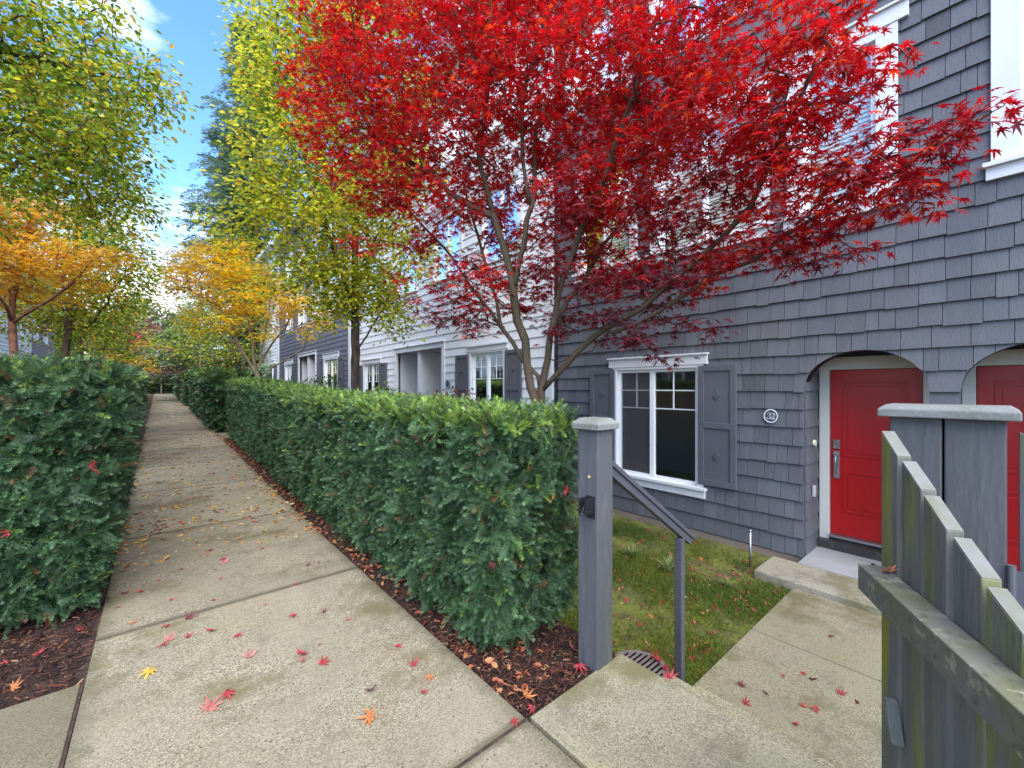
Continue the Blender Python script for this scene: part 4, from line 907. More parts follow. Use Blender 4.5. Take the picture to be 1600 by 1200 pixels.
three = arc(0, .019, .0155, .0165, 160, -75, 13) + [(-.002, .002)]
three_w = [.0035, .0025, .0015, .001, .0015, .003, .0042, .0046, .0044, .0035, .002, .0012, .001, .001]
three2 = [(-.003, .002)] + arc(-.001, -.0175, .019, .0185, 75, -165, 13)
three2_w = [.001, .0012, .002, .0034, .0048, .0052, .005, .004, .0025, .0015, .0012, .002, .003, .0036]
two = arc(0, .016, .0175, .0195, 165, -20, 11) + [(.008, -.006), (-.004, -.018), (-.017, -.032)]
two_w = [.0036, .0028, .0015, .001, .0014, .003, .0044, .0048, .005, .0045, .0038, .0032, .0024, .0018]
H1.plaque(1.78, 1.16, .087, digits=[(three, three_w, -.021), (three2, three2_w, -.021), (two, two_w, .022), ([(-.017, -.032), (.003, -.0335), (.018, -.032), (.0205, -.021)], [.003, .0046, .004, .001], .022)])
# small fittings on the porch return wall (number 32)
o = MB().box(5.90, 5.96, PY1 - .05, PY1 - .022, .21, .34).build('outlet_cover', M_grey_pl, H1.root, bevel=.006)
mb = MB(); mb.tube([(5.98, PY1 - .018, .84), (5.98, PY1 - .04, .84)], .038, 16); mb.build('doorbell', M_cream, H1.root)

# --- white and grey lap-sided row up the right side
H2 = House('white_townhouse', 'white lap-sided townhouse directly left of the grey shingle house', 5.68, -1, 5.44, 16.45, .0, 9.7)
H2.window(6.9, 8.12, .65, 2.30, split=(.5,), casing=.07, head=.12, blind=True); H2.shutter(6.3, 6.82, .66, 2.3); H2.shutter(8.2, 8.75, .66, 2.3)
H2.entry(9.44, 12.15, .15, 2.56)
H2.window(13.5, 14.83, .65, 2.32, split=(.5,), casing=.07, head=.12); H2.shutter(12.85, 13.42, .66, 2.32); H2.shutter(14.92, 15.45, .66, 2.32)
for a in (6.4, 8.6, 10.9, 13.6): H2.window(a, a + 1.25, 4.3, 5.9, casing=.12, blind=(a > 8))
for a in (6.4, 8.6, 10.9, 13.6): H2.window(a, a + 1.1, 7.2, 8.5, casing=.12)
H2.shell(M_wside); H2.lap(M_wside, .2, zs=-.1); H2.corner(5.445, 5.62); H2.corner(16.2, 16.44); H2.roof(); H2.plaque(9.14, 1.6, .12)
H3 = House('grey_townhouse', 'grey lap-sided townhouse with white entry, behind the pear trunk on the right', 5.68, -1, 16.5, 28.7, .35, 10.1)
H3.window(17.75, 19.5, 1.1, 2.72, casing=.12, head=.2); H3.shutter(17.0, 17.6, 1.1, 2.72); H3.shutter(19.65, 20.2, 1.1, 2.72)
H3.entry(20.9, 23.9, .5, 3.1)
H3.window(25.4, 26.95, 1.1, 2.8, casing=.12, head=.2); H3.shutter(24.7, 25.25, 1.1, 2.8); H3.shutter(27.1, 27.7, 1.1, 2.8)
for a in (17.5, 20, 22.6, 25.4): H3.window(a, a + 1.3, 4.8, 6.3, casing=.12); H3.window(a, a + 1.3, 7.5, 8.8, casing=.12)
H3.shell(M_gside); H3.lap(M_gside, .2, zs=.2); H3.roof()
H4 = House('white_townhouse', 'far white townhouse seen through the stems of the golden maple', 5.68, -1, 28.75, 40.5, .6, 10.4)
for a in (30, 37): H4.window(a, a + 1.6, 1.4, 3.0, casing=.12, head=.2); H4.shutter(a - .75, a - .15, 1.4, 3.0); H4.shutter(a + 1.75, a + 2.3, 1.4, 3.0)
H4.entry(33, 36, .8, 3.3)
for a in (30, 33.5, 37): H4.window(a, a + 1.3, 5.0, 6.5, casing=.12)
H4.shell(M_wside); H4.lap(M_wside, .2, zs=.4); H4.corner(28.76, 28.95); H4.roof()
H5 = House('grey_townhouse', 'farthest dark grey townhouse on the right, partly hidden by red shrubs', 5.68, -1, 40.55, 51, .9, 10.2)
for a in (41.5, 45, 48): H5.window(a, a + 1.4, 1.8, 3.4, casing=.14, head=.2); H5.window(a, a + 1.3, 5.0, 6.5, casing=.12)
H5.shell(M_gside); H5.lap(M_gside, .2, zs=.7); H5.roof()
# left row
for i, (a, b, mm, lb, nm) in enumerate(((8, 19.9, M_gside, 'grey lap-sided townhouse hidden behind the left hedge and trees', 'grey_townhouse'), (20, 30.9, M_wside, 'nearer white townhouse behind the orange maple on the left', 'white_townhouse'), (31, 38, M_wside, 'white townhouse behind the reddish forked stems on the left', 'white_townhouse'), (38.1, 46, M_gside, 'grey townhouse between the orange maple and the leaning pear trunk', 'grey_townhouse'))):
    H = House(nm, lb, -5.9, 1, a, b, gz(a) - .1, gz(a) + 8.6)
    y = a + .9
    while y + 1.5 < b:
        H.window(y, y + 1.3, gz(a) + .9, gz(a) + 2.4, casing=.12, head=.15); H.window(y, y + 1.3, gz(a) + 3.9, gz(a) + 5.4, casing=.12); H.window(y, y + 1.3, gz(a) + 6.4, gz(a) + 7.7, casing=.12); y += 2.9
    H.shell(mm); H.lap(mm, .2); H.corner(a + .01, a + .2); H.roof()
# fence at the far end
root = thing('board_fence', 'brown board fence across the far end of the path', 'fence', (0, 57, 1.0)); mb = MB()
for i in range(150): x = -12 + i * .16; mb.box(x, x + .15, 57, 57.03, 1.0, 3.2 + .0 * i)
mb.build('boards', M_fence, root); mb = MB()
for x in np.arange(-12, 12.1, 2.4): mb.box(x - .05, x + .05, 57.035, 57.13, .9, 3.3)
mb.build('posts', M_fence, root)

# ------------------------------------------------------------------ slim gate post, latch, handrail
R1 = thing('gate_post', 'slim square grey gate post with a weathered cap, between hedge and handrail', 'post', (1.84, 1.45, 0))
mb = MB(); mb.box(1.77, 1.905, 1.375, 1.51, -.4, 1.275); mb.build('post', M_post, R1, bevel=.006)
def cap(mb, x0, x1, y0, y1, z, th, rise, ins, b=.04):
    a = [(x0, y0, z), (x1, y0, z), (x1, y1, z), (x0, y1, z)]; c = [(x, y, z + th) for x, y, _ in a]
    t = [(x0 + ins, y0 + ins, z + th + rise), (x1 - ins, y0 + ins, z + th + rise), (x1 - ins, y1 - ins, z + th + rise), (x0 + ins, y1 - ins, z + th + rise)]
    mb.add(a + c + t, [(3, 2, 1, 0), (8, 9, 10, 11)] + [(k + i, k + (i + 1) % 4, k + 4 + (i + 1) % 4, k + 4 + i) for k in (0, 4) for i in range(4)])
mb = MB(); cap(mb, 1.745, 1.93, 1.35, 1.535, 1.275, .032, .028, .03); mb.build('cap', M_cap, R1, bevel=.004)
mb = MB(); mb.box(1.763, 1.77, 1.39, 1.445, .80, .92); mb.box(1.70, 1.765, 1.395, 1.405, .83, .915); mb.box(1.70, 1.765, 1.435, 1.445, .83, .915); mb.tube([(1.765, 1.42, .905), (1.72, 1.42, .88), (1.69, 1.42, .83)], .008, 6)
mb.tube([(1.70, 1.385, .85), (1.70, 1.455, .85)], .007, 6); mb.build('latch', M_black, R1, bevel=.002)
mb = MB(); mb.tube([(1.7705, 1.43, 1.02), (1.765, 1.43, 1.02)], .008, 8); mb.build('screw_cap', M_yel, R1)
R2 = thing('handrail', 'dark metal handrail sloping down the steps from the slim gate post', 'handrail', (2.72, 1.42, -.5))
mb = MB(); mb.box(2.695, 2.745, 1.39, 1.44, -.52, .47); mb.build('post', M_rail, R2, bevel=.003)
a = np.array([1.905, 1.415, 1.09]); b = np.array([2.885, 1.415, .44]); d = (b - a) / np.linalg.norm(b - a); nrm = np.array([-d[2], 0, d[0]])
mb = MB(); mb.obox((a + b) / 2, d, (0, 1, 0), nrm, np.linalg.norm(b - a) / 2, .033, .013); mb.obox((a + b) / 2 - nrm * .035, d, (0, 1, 0), nrm, np.linalg.norm(b - a) / 2 - .01, .02, .022); mb.build('rail', M_rail, R2, bevel=.003)

# ------------------------------------------------------------------ double gate column at the right with neighbouring gate
CX = 1.86
R3 = thing('double_post', 'thick grey double gate post under one wide cap, behind the picket gate', 'post', (CX + .07, .11, 0))
mb = MB(); mb.box(CX, CX + .13, .113, .235, -.5, 1.405); mb.box(CX + .001, CX + .13, -.018, .108, -.5, 1.405); mb.build('post', M_post, R3, bevel=.005)
mb = MB(); cap(mb, CX - .03, CX + .175, -.045, .262, 1.405, .026, .014, .018); mb.build('cap', M_cap, R3, bevel=.004)
hz = 1.5 - 300 / 648 * 1.2
mb = MB(); mb.tube([(CX - .012, -.026, hz - .07), (CX - .012, -.026, hz + .05)], .009, 10); mb.box(CX - .004, CX + .0, -.018, .05, hz - .06, hz + .045)
mb.box(CX - .007, CX - .003, -.10, -.035, hz - .075, hz + .035); mb.build('hinge', M_shut, R3)
R4 = thing('neighbour_gate', 'dark rough board gate at the extreme right edge beside the thick post', 'gate', (CX + .02, -.5, 0))
mb = MB()
for i in range(7):
    y0_ = -.04 - i * .145; z0_ = 1.375 - .12 * i + .012 * i * i * 1.1; z1_ = 1.375 - .12 * (i + 1) + .012 * (i + 1) ** 2 * 1.1
    mb.prism([(CX, y0_, .05), (CX, y0_ - .14, .05), (CX, y0_ - .14, z1_), (CX, y0_, z0_)], (.022, 0, 0))
mb.build('pickets', M_post, R4, bevel=.002)
mb = MB(); mb.box(CX + .023, CX + .06, -1.05, -.04, .85, .94); mb.box(CX + .023, CX + .06, -1.05, -.04, .2, .29); mb.build('rails', M_post, R4, bevel=.003)

# ------------------------------------------------------------------ open picket gate in the right foreground
kk = 430.0
def gp(x): dd = kk / (x - 1042.0); p = atd(x, HY, dd); return p[:2], dd
pA, _ = gp(1377); pB, _ = gp(1544); gd = (pA - pB) / np.linalg.norm(pA - pB)        # along the gate, away from the camera
pitch = np.linalg.norm(pA - pB) / 4.0 * .985; gnl = np.array([gd[1], -gd[0]])         # side facing away from the path
if np.dot(gnl, pA) < 0: gnl = -gnl
A0 = pA
G = thing('picket_gate', 'open grey-green mossy picket gate with stepped slanting pickets in the right foreground', 'gate', (A0[0] - gd[0] * .5, A0[1] - gd[1] * .5, .05))
def G3(s, n, z): q = A0 - gd * s + gnl * n; return (q[0], q[1], z)
zt = [1.365, 1.215, 1.125, 1.03, .955, .90, .86, .84, .83]; zr = [.285, .27, .25, .225, .2, .18, .17, .16]
def topz(s):     # scooped line of picket tops
    return np.interp(s, [0, pitch, 2 * pitch, 3 * pitch, 4 * pitch, 5 * pitch, 7 * pitch, 9 * pitch], [1.364, 1.29, 1.22, 1.15, 1.085, 1.03, .95, .93])
th = .033; gapw = .018
for i in range(8):
    s0, s1 = i * pitch, (i + 1) * pitch - gapw; n0 = .0 + (.003 if i % 2 else 0)
    zA, zB = topz(s0), topz(s1)
    mb = MB(); mb.prism([G3(s0, n0, .1), G3(s1, n0, .1), G3(s1, n0, zB), G3(s0, n0, zA)], (gnl[0] * th, gnl[1] * th, 0)); p_ = mb.build('picket', M_gate, G, bevel=.0025)
    mb = MB(); mb.prism([G3(s0 + .001, n0 + .001, zA + .0005), G3(s1 - .001, n0 + .001, zB + .0005), G3(s1 - .001, n0 + th - .001, zB + .0005), G3(s0 + .001, n0 + th - .001, zA + .0005)], (0, 0, .0022)); mb.build('end_grain', M_gtop, p_)
for zz, nm in ((.96, 'rail'), (.25, 'rail')):
    mb = MB(); mb.prism([G3(.03, -.001, zz), G3(.03, -.07, zz), G3(.03, -.07, zz - .078), G3(.03, -.001, zz - .078)], (-gd[0] * (8 * pitch + .16), -gd[1] * (8 * pitch + .16), 0)); mb.build(nm, M_grail, G, bevel=.003)
mb = MB(); q = pitch * .98
mb.prism([G3(q - .022, -.001, .60), G3(q - .022, -.03, .60), G3(q + .012, -.03, .50), G3(q + .012, -.001, .50)], (-gd[0] * .018, -gd[1] * .018, 0)); mb.build('brace_end', M_gtop, G, bevel=.002)
# hinge leaf fixing the gate to the thick post
mb = MB(); q0 = G3(-.09, .012, .84); mb.obox(((q0[0] + CX) / 2, (q0[1] + .235) / 2, .86), np.array([gd[0], gd[1], 0]), (0, 0, 1), (gnl[0], gnl[1], 0), .06, .035, .004); mb.build('hinge', M_black, G)

# ------------------------------------------------------------------ small things in the yard
D_ = thing('drain_cover', 'round slotted rusty drain cover sunk beside the steps', 'drain cover', (2.63, 1.62, soilz(2.63, 1.62)))
dz = -.545; dcx, dcy = 2.62, 1.66; th_ = np.arange(32) * 2 * math.pi / 32
mb = MB(); mb.prism([(dcx + .2 * math.cos(t), dcy + .2 * math.sin(t), dz) for t in th_], (0, 0, .05)); mb.build('lid', M_iron, D_, bevel=.004)
mb = MB()
for i in range(-4, 5):
    l = math.sqrt(max(0, .16 ** 2 - (i * .036) ** 2)); mb.box(dcx - l, dcx + l, dcy + i * .036 - .007, dcy + i * .036 + .007, dz + .049, dz + .0515)
mb.build('slots', M_hole, D_)
mb = MB(); p = onz(1172, 886, -.52); mb.tube([(p[0], p[1], -.6), (p[0] + .005, p[1], -.12)], .013, 10); mb.tube([(p[0] + .005, p[1], -.12), (p[0] + .005, p[1], -.10)], .016, 10)
tag(mb.build('metal_stake', M_steel, smooth=True, base=(p[0], p[1], -.55)), 'thin galvanised pipe standing upright in the lawn beside the porch step', 'pipe')
mb = MB(); p = onz(1209, 905, -.53); mb.tube([(p[0], p[1], -.56), (p[0], p[1], -.47)], .022, 12); mb.tube([(p[0], p[1], -.47), (p[0], p[1], -.455)], .034, 12)
tag(mb.build('path_light', M_black, base=(p[0], p[1], -.56)), 'small black garden light at the foot of the porch step', 'light')

# grass, tufts
n = 135000; X_ = 2.34 + RNG.random(n) * 3.2; Y_ = 1.325 + RNG.random(n) * 3.9
msk = vnoise(np.stack([X_, Y_, X_ * 0], 1), 2.2, 3) + RNG.normal(0, .25, n) > -.08 + np.clip(X_ - 5.0, 0, 1) * 2
msk &= ~((X_ > 4.82) & (Y_ < 1.71)) & ~(((X_ - dcx) ** 2 + (Y_ - dcy) ** 2) < .23 ** 2)
X_, Y_ = X_[msk], Y_[msk]; n = len(X_)
Z_ = np.array([soilz(a, max(b, 1.42)) for a, b in zip(X_, Y_)]) + .028
D0 = unit(n) * .8; D0[:, 2] = np.abs(D0[:, 2]) + .55
BL = (np.array([(0, .06, 0), (0, -.06, 0), (.55, -.045, 0), (1, 0, -.12), (.55, .045, 0)], float), [np.array([(0, 1, 2, 3, 4)])])
P_ = np.stack([X_, Y_, Z_], 1); t = (vnoise(P_, 1.6, 6) * .5 + .5 + RNG.normal(0, .15, n)).clip(0, 1)[:, None]
C_ = np.array([.07, .13, .022]) * (1 - t) + np.array([.25, .27, .03]) * t
o = mesh_obj('grass', *scatter(*BL, P_, D0, unit(n), (.022 + .034 * RNG.random(n)), C_)[:2], M_grass, cols=np.repeat(C_, 5, axis=0)); tag(o, 'short mossy green grass between hedge, house and walkway', 'grass', kind='stuff')
for (x, y, lab, sz) in ((988, 870, 'spiky sedge tuft nearest the slim gate post', .16), (1045, 893, 'largest grassy sedge tuft beside the handrail post', .18), (1136, 918, 'smallest sedge tuft, in the middle of the lawn', .10)):
    p = onz(x, y, -.52); m = 150; a = RNG.random(m) * 6.283; D = np.stack([np.cos(a) * (.3 + RNG.random(m)), np.sin(a) * (.3 + RNG.random(m)), .5 + .6 * RNG.random(m)], 1)
    tv = np.array([(0, .012, 0), (0, -.012, 0), (.4, -.016, .06), (.4, .016, .06), (.75, -.012, .0), (.75, .012, .0), (1, 0, -.18)], float); tf = [np.array([(0, 1, 2, 3), (3, 2, 4, 5)]), np.array([(5, 4, 6)])]
    C = np.array([.20, .27, .06]) * (.5 + .8 * RNG.random((m, 1))); C[RNG.random(m) < .25] = (.42, .42, .2)
    V, F, C = scatter(tv, tf, p + RNG.normal(0, .012, (m, 3)) * [1, 1, 0], D, np.array([0, 0, 1.0]) + unit(m) * .2, sz * (.6 + .7 * RNG.random(m)), C)
    tag(mesh_obj('grass_tuft', V, F, M_grass, cols=C, base=(p[0], p[1], -.52)), lab, 'grass tuft', 'sedge tufts in the lawn')
# small leafy shrub behind the post
def shrub(label, c, r, pal, n=500, size=.04, tpl=OVAL, name='small_shrub', m=None, stretch=1.0):
    root = thing(name, label, 'shrub', tuple(c)); mb = MB()
    for i in range(9): a = RNG.random() * 6.28; mb.tube([tuple(c), (c[0] + math.cos(a) * r * .5, c[1] + math.sin(a) * r * .5, c[2] + r * 1.1 * stretch)], [.008, .003], 4)
    mb.build('stems', M_bark_p, root)
    P = np.array(c) + np.array([0, 0, r * stretch]) + unit(n) * r * (RNG.random((n, 1)) ** .4) * [1, 1, stretch]; pl = np.array(pal)
    C = pl[RNG.integers(0, len(pl), n)] * (.7 + .6 * RNG.random((n, 1))); V, F, C = scatter(*(tpl if not isinstance(tpl, list) else tpl[0]), P, unit(n), np.array([0, 0, 1.0]) + unit(n) * .8, size * (.7 + .6 * RNG.random(n)), C)
    mesh_obj('leaves', V, F, m or M_leaf, root, cols=C)
shrub('bright lime-green shrub peeking out behind the slim gate post', (2.75, 2.75, -.5), .22, [(.25, .36, .06), (.14, .26, .05)], 420, .045, stretch=1.6)
shrub('low rust-red azalea behind the hedge under the white house window', (2.9, 4.6, .2), .5, [(.40, .09, .05), (.30, .10, .04), (.25, .22, .05)], 1500, .06, stretch=1.3)
shrub('small purple-leaved maple shrub below the white house window', (2.75, 4.1, .6), .38, [(.10, .02, .035), (.16, .03, .04)], 380, .10, tpl=MAPLE, m=M_mleaf, stretch=1.2)
shrub('leafy green laurel beyond the hedge in front of the white entry', (2.9, 6.6, .2), .6, [(.12, .2, .05), (.2, .28, .05)], 1600, .06, stretch=1.15)
shrub('dark green rounded shrub beyond the pear trunk before the grey house', (3.6, 12.8, .2), .85, [(.04, .08, .03), (.10, .16, .04)], 3000, .07)

# bark mulch
def chips(name, label, region, n, zf, big=1.0):
    P = []
    while len(P) < n:
        x, y = region()
        P.append((x, y, zf(x, y) + RNG.random() * .018))
    P = np.array(P); D = unit(n); D[:, 2] *= .25; Nn = np.array([0, 0, 1.0]) + unit(n) * .5
    tv = np.array([(-.6, -.11, 0), (.6, -.07, .02), (.5, .10, 0), (-.5, .08, .03), (-.55, -.08, .10), (.45, -.07, .12), (.45, .08, .1), (-.45, .08, .12)], float)
    tf = [np.array([(4, 5, 6, 7), (0, 1, 5, 4), (1, 2, 6, 5), (2, 3, 7, 6), (3, 0, 4, 7)])]
    pal = np.array([(.03, .014, .011), (.06, .022, .014), (.13, .05, .026), (.014, .010, .009), (.26, .15, .08)]); C = pal[RNG.choice(5, n, p=[.32, .3, .16, .17, .05])] * (.7 + .6 * RNG.random((n, 1)))
    V, F, C = scatter(tv, tf, P, D, Nn, (.014 + .03 * RNG.random(n) ** 2.2) * big, C)
    tag(mesh_obj(name, V, F, M_chip, cols=C), label, 'mulch', kind='stuff')
U = RNG.uniform
chips('bark_mulch', 'dark red-brown bark mulch in the corner between path, landing and right-hand hedge', lambda: (U(1.29, 2.02), U(1.41, 2.3)) if RNG.random() < .6 else (U(1.29, 1.62), 2 + 11 * RNG.random() ** 1.5), 15000, lambda x, y: soilz(x, y) + .004)
chips('bark_mulch', 'bark mulch strip at the foot of the left hedge', lambda: (U(-2.4, -.30), U(3.04, 4.1)) if RNG.random() < .8 else (U(-.6, -.3), U(4, 8)), 12000, lambda x, y: gz(y) - .022)

# ------------------------------------------------------------------ fallen leaves
def fallen_mesh(nm, col, seed, droop, curl):
    tv, tf = maple_template(droop, curl, seed); r = np.random.default_rng(seed); V = tv.copy(); V[:, 2] -= V[:, 2].min() - .004
    k = len(V); st = np.array([(0, .008, V[0, 2]), (-.35, .02, .01), (-.35, .005, .01), (0, -.008, V[0, 2])]); V = np.vstack([V, st])
    C = np.tile(np.array(col), (len(V), 1)) * (.75 + .5 * r.random((len(V), 1))); C[0] = np.array(col) * .6
    o = mesh_obj(nm, V, [tf[0], np.array([(k, k + 1, k + 2, k + 3)])], M_fall, cols=C); return o
KC = {'red': (.42, .045, .05), 'pink': (.50, .16, .13), 'dark': (.17, .03, .04), 'yellow': (.72, .40, .04), 'orange': (.55, .19, .06)}
protos = {}
for kname, col in KC.items():
    protos[kname] = [fallen_mesh('fallen_leaf', col, 20 + 5 * j + len(kname), dr, cu) for j, (dr, cu) in enumerate(((-.12, 0), (-.25, .15), (-.42, .35), (.2, -.12)))]
used = set()
def drop(k, p, size, label, group, tilt=.15):
    j = RNG.integers(0, 4); src = protos[k][j]
    if src.name not in used: o = src; used.add(src.name)
    else: o = src.copy(); S.collection.objects.link(o)
    o.location = p; o.rotation_euler = (RNG.normal(0, tilt), RNG.normal(0, tilt), RNG.random() * 6.283); s_ = size * (1.05 + .4 * RNG.random()); o.scale = (s_, s_, s_)
    tag(o, label, 'leaf', group); return o
def leafword(k): return {'red': 'red', 'pink': 'faded pink', 'dark': 'dark purple-red', 'yellow': 'yellow', 'orange': 'orange-brown'}[k]
PATH_L = [(325, 1108, 'pink', .12), (352, 1087, 'red', .09), (233, 1050, 'yellow', .10), (258, 1007, 'red', .08), (265, 1000, 'pink', .07), (292, 996, 'red', .08), (294, 967, 'dark', .085), (262, 978, 'red', .07), (332, 985, 'red', .09), (372, 992, 'red', .07), (388, 1027, 'pink', .09), (335, 937, 'red', .05), (266, 937, 'red', .05), (184, 950, 'red', .05), (207, 973, 'orange', .05), (195, 927, 'red', .08), (221, 924, 'red', .07), (250, 907, 'red', .05), (475, 1022, 'red', .09), (474, 1033, 'pink', .07), (503, 1037, 'red', .08), (498, 1007, 'pink', .05), (460, 961, 'red', .08), (505, 956, 'dark', .055), (543, 968, 'pink', .05), (463, 913, 'red', .05), (415, 945, 'pink', .05), (622, 1008, 'red', .06), (646, 1040, 'red', .07), (671, 1058, 'orange', .055), (660, 1083, 'red', .06), (580, 1078, 'dark', .07), (581, 1122, 'orange', .10), (805, 1126, 'red', .06), (408, 858, 'red', .055), (327, 861, 'red', .07), (345, 875, 'red', .08), (350, 880, 'pink', .07), (480, 883, 'dark', .05), (497, 880, 'dark', .04), (247, 818, 'dark', .08), (322, 861, 'pink', .06), (292, 785, 'pink', .06), (222, 855, 'yellow', .08), (288, 820, 'yellow', .06), (365, 838, 'red', .04), (402, 797, 'red', .05), (270, 797, 'red', .05), (300, 780, 'orange', .05), (230, 862, 'pink', .06), (254, 863, 'red', .05), (285, 890, 'dark', .04), (335, 890, 'pink', .05), (345, 905, 'red', .04), (390, 808, 'dark', .05), (248, 745, 'orange', .06), (415, 762, 'pink', .06)]
for x, y, k, s in PATH_L:
    p = onz(x, y, .004); p[2] += gz(p[1])
    if x == 233: lb = 'yellow star-shaped leaf on the near path slab, bottom left'
    elif (x, y) == (581, 1122): lb = 'orange and purple leaf on the path at the bottom edge'
    elif (x, y) == (325, 1108): lb = 'large faded pink leaf lowest on the left of the near slab'
    else:
        i_ = sum(p[1] > v for v in yj[2:]); sl = ['nearest', 'second', 'third', 'fourth', 'fifth', 'sixth'][min(5, i_)]
        sd_ = 'left edge' if p[0] < 0 else ('left half' if p[0] < .35 else ('middle' if p[0] < .7 else ('right half' if p[0] < 1.0 else 'right edge')))
        f_ = (p[1] - yj[1 + i_]) / 2.1; ft = 'front' if f_ < .5 else 'back'
        lb = '%s%s fallen leaf at the %s, %s part of the %s path slab' % ('small ' if s <= .055 else '', leafword(k), sd_, ft, sl)
    drop(k, p, s, lb, 'maple leaves fallen on the path')
LAND = [(1045, 1060, 0, 'red', .11), (925, 968, 0, 'pink', .07)]
for x, y, z, k, s in LAND[:1]: drop(k, onz(x, y, .004), s, 'bright red leaf on the corner of the top landing by the handrail', None)
WALK = [(1254, 1051, 'red', .07), (1267, 1062, 'dark', .09), (1156, 1070, 'dark', .09), (1195, 1083, 'dark', .06), (1163, 1098, 'red', .09), (1225, 1056, 'red', .04), (1313, 1084, 'red', .08), (1340, 1097, 'dark', .08), (1253, 1103, 'red', .06), (1276, 1109, 'red', .08), (1242, 1130, 'red', .06), (1300, 995, 'dark', .06)]
for x, y, k, s in WALK: drop(k, onz(x, y, -.496), s, '%s%s leaf on the lower walkway, %s the gate, %s row' % ('small ' if s < .065 else '', leafword(k), 'nearer' if x > 1230 else 'away from', 'far' if y < 1060 else ('middle' if y < 1090 else 'near')), 'leaves on the lower walkway', .3)
MUL = [(820, 1056, 'orange', .07), (822, 1088, 'orange', .09), (905, 1043, 'red', .08), (895, 1015, 'pink', .09), (850, 1020, 'orange', .07), (930, 1005, 'orange', .07), (880, 1052, 'dark', .07), (830, 1105, 'red', .05), (760, 1040, 'dark', .06), (20, 1075, 'orange', .09), (100, 1010, 'orange', .1), (60, 1020, 'red', .07), (130, 985, 'red', .07), (10, 1035, 'red', .06)]
for x, y, k, s in MUL: drop(k, onz(x, y, -.005), s, '%s leaf on the bark mulch %s, %s' % (leafword(k), 'by the slim post' if x > 870 else ('in the right-hand corner bed' if x > 700 else 'under the left hedge'), 'nearest the camera' if y > 1060 else ('midway' if y > 1018 else 'close to the hedge')), 'leaves on the bark mulch', .5)
def lawnlabel(k, x, y):
    a = 'by the handrail post' if math.hypot(x - 2.72, y - 1.42) < .3 else ('near the hedge side' if x < 3.0 else ('in the near half' if x < 3.7 else ('in the far half' if x < 4.5 else 'close to the house wall')))
    b = 'at the walkway edge' if y < 1.7 else ('near the walkway' if y < 2.2 else ('mid lawn' if y < 3.0 else ('towards the window' if y < 3.8 else 'at the back corner')))
    return '%s leaf on grass %s, %s' % (leafword(k), a, b)
cnt = 0
while cnt < 175:
    x, y = 2.4 + RNG.random() * 3.0, 1.45 + RNG.random() ** 1.6 * 3.0
    if (x > 4.6 and y < 1.75): continue
    k = ['red', 'pink', 'orange', 'dark'][RNG.choice(4, p=[.45, .25, .15, .15])]
    drop(k, (x, y, soilz(x, y) + .04), .075, lawnlabel(k, x, y), 'maple leaves fallen on the lawn', .45); cnt += 1
for x, y, k in ((1015, 1010, 'pink'), (1030, 1033, 'red'), (1040, 1045, 'red'), (1022, 1026, 'red')): drop(k, onz(x, y, -.49), .09, leafword(k) + ' leaf lying on the round drain cover', '%s leaves on the drain cover' % leafword(k), .3)
rg = G3(.09, -.025, .964); drop('orange', rg, .06, 'orange leaf resting on the rail of the picket gate', None, .1)
# caught in hedges
for x, y, d, k in ((827, 657, 2.55, 'pink'), (885, 765, 2.4, 'red'), (905, 770, 2.45, 'orange'), (862, 783, 2.38, 'orange'), (770, 880, 2.2, 'dark'), (148, 723, 2.5, 'red'), (155, 738, 2.55, 'red'), (8, 835, 2.3, 'red')):
    p = atd(x, y, d); drop(k, p, .07, '%s leaf caught in the %s hedge, %s' % (leafword(k), 'left' if x < 300 else 'right-hand', {657: 'near its top by the post', 765: 'halfway up by the latch', 770: 'right beside the latch', 783: 'just below latch height', 880: 'low on its near corner', 723: 'upper of a pair', 738: 'lower of a pair', 835: 'near the left picture edge'}[y]), 'leaves caught in the hedges', 1.0)
for lst in protos.values():
    for o in lst:
        if o.name not in used: bpy.data.objects.remove(o)
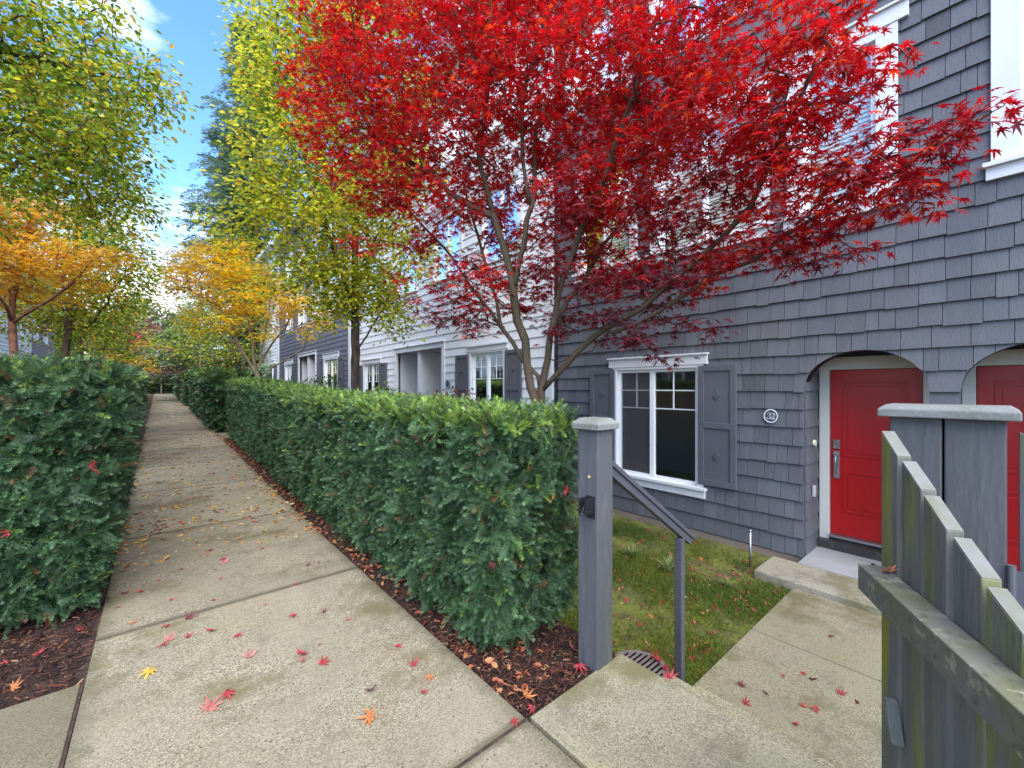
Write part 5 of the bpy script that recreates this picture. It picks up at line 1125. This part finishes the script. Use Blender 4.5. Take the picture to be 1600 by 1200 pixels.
# litter too small and plentiful to count on the far path
n = 2600; y = 4.6 + 40 * RNG.random(n) ** 1.7; x = -.28 + 1.54 * np.where(RNG.random(n) < .5, RNG.random(n) ** 2.2, 1 - RNG.random(n) ** 3 * .9)
P = np.stack([x, y, np.maximum(0, (y - 5) * .02) + .006], 1); pal = np.array([(.62, .36, .06), (.45, .2, .06), (.36, .08, .05), (.55, .45, .25), (.16, .07, .04)]); C = pal[RNG.choice(5, n, p=[.36, .24, .14, .16, .10])]
V, F, C = scatter(*OVAL, P, unit(n) * [1, 1, .1], np.array([0, 0, 1.0]) + unit(n) * .25, .035 + .04 * RNG.random(n), C); tag(mesh_obj('leaf_litter', V, F, M_fall, cols=C), 'scattered yellow and brown leaf litter along the far path', 'leaf litter', kind='stuff')
n = 900; P = np.stack([2.4 + 2.9 * RNG.random(n), 1.4 + 3.2 * RNG.random(n) ** 1.3, np.zeros(n)], 1); P[:, 2] = [soilz(a, max(b, 1.42)) + .04 for a, b in P[:, :2]]; P = P[~((P[:, 0] > 4.8) & (P[:, 1] < 1.75))]; n = len(P)
C = np.array([(.40, .09, .06), (.32, .12, .06), (.20, .05, .04), (.42, .24, .12)])[RNG.integers(0, 4, n)]; V, F, C = scatter(*OVAL, P, unit(n) * [1, 1, .4], np.array([0, 0, 1.0]) + unit(n) * .7, .02 + .03 * RNG.random(n), C); tag(mesh_obj('leaf_litter', V, F, M_fall, cols=C), 'small rusty leaf fragments strewn over the lawn', 'leaf litter', kind='stuff')
n = 170; P = np.stack([2.4 + 2.8 * RNG.random(n), 1.38 + 3.3 * RNG.random(n) ** 1.5, np.zeros(n)], 1); P[:, 2] = [soilz(a, max(b, 1.42)) + .045 for a, b in P[:, :2]]; P = P[~((P[:, 0] > 4.8) & (P[:, 1] < 1.75))]; n = len(P)
C = np.array([(.42, .045, .05), (.45, .15, .12), (.2, .04, .045), (.42, .16, .07)])[RNG.integers(0, 4, n)]; V, F, C = scatter(*MAPLE[3], P, unit(n) * [1, 1, .3], np.array([0, 0, 1.0]) + unit(n) * .5, .05 + .04 * RNG.random(n), C); tag(mesh_obj('leaf_litter', V, F, M_fall, cols=C), 'older half sunken maple leaves among the grass', 'leaf litter', kind='stuff')
n = 1400; y = 1.5 + 12 * RNG.random(n); x = 1.30 + .35 * RNG.random(n); P = np.stack([x, y, np.maximum(0, (y - 5) * .02) - .01], 1)
C = np.array([(.34, .10, .045), (.22, .06, .03), (.45, .2, .08)])[RNG.integers(0, 3, n)]; V, F, C = scatter(*OVAL, P, unit(n) * [1, 1, .3], np.array([0, 0, 1.0]) + unit(n) * .6, .03 + .03 * RNG.random(n), C); tag(mesh_obj('leaf_litter', V, F, M_fall, cols=C), 'rusty leaf litter along the foot of the right-hand hedge', 'leaf litter', kind='stuff')
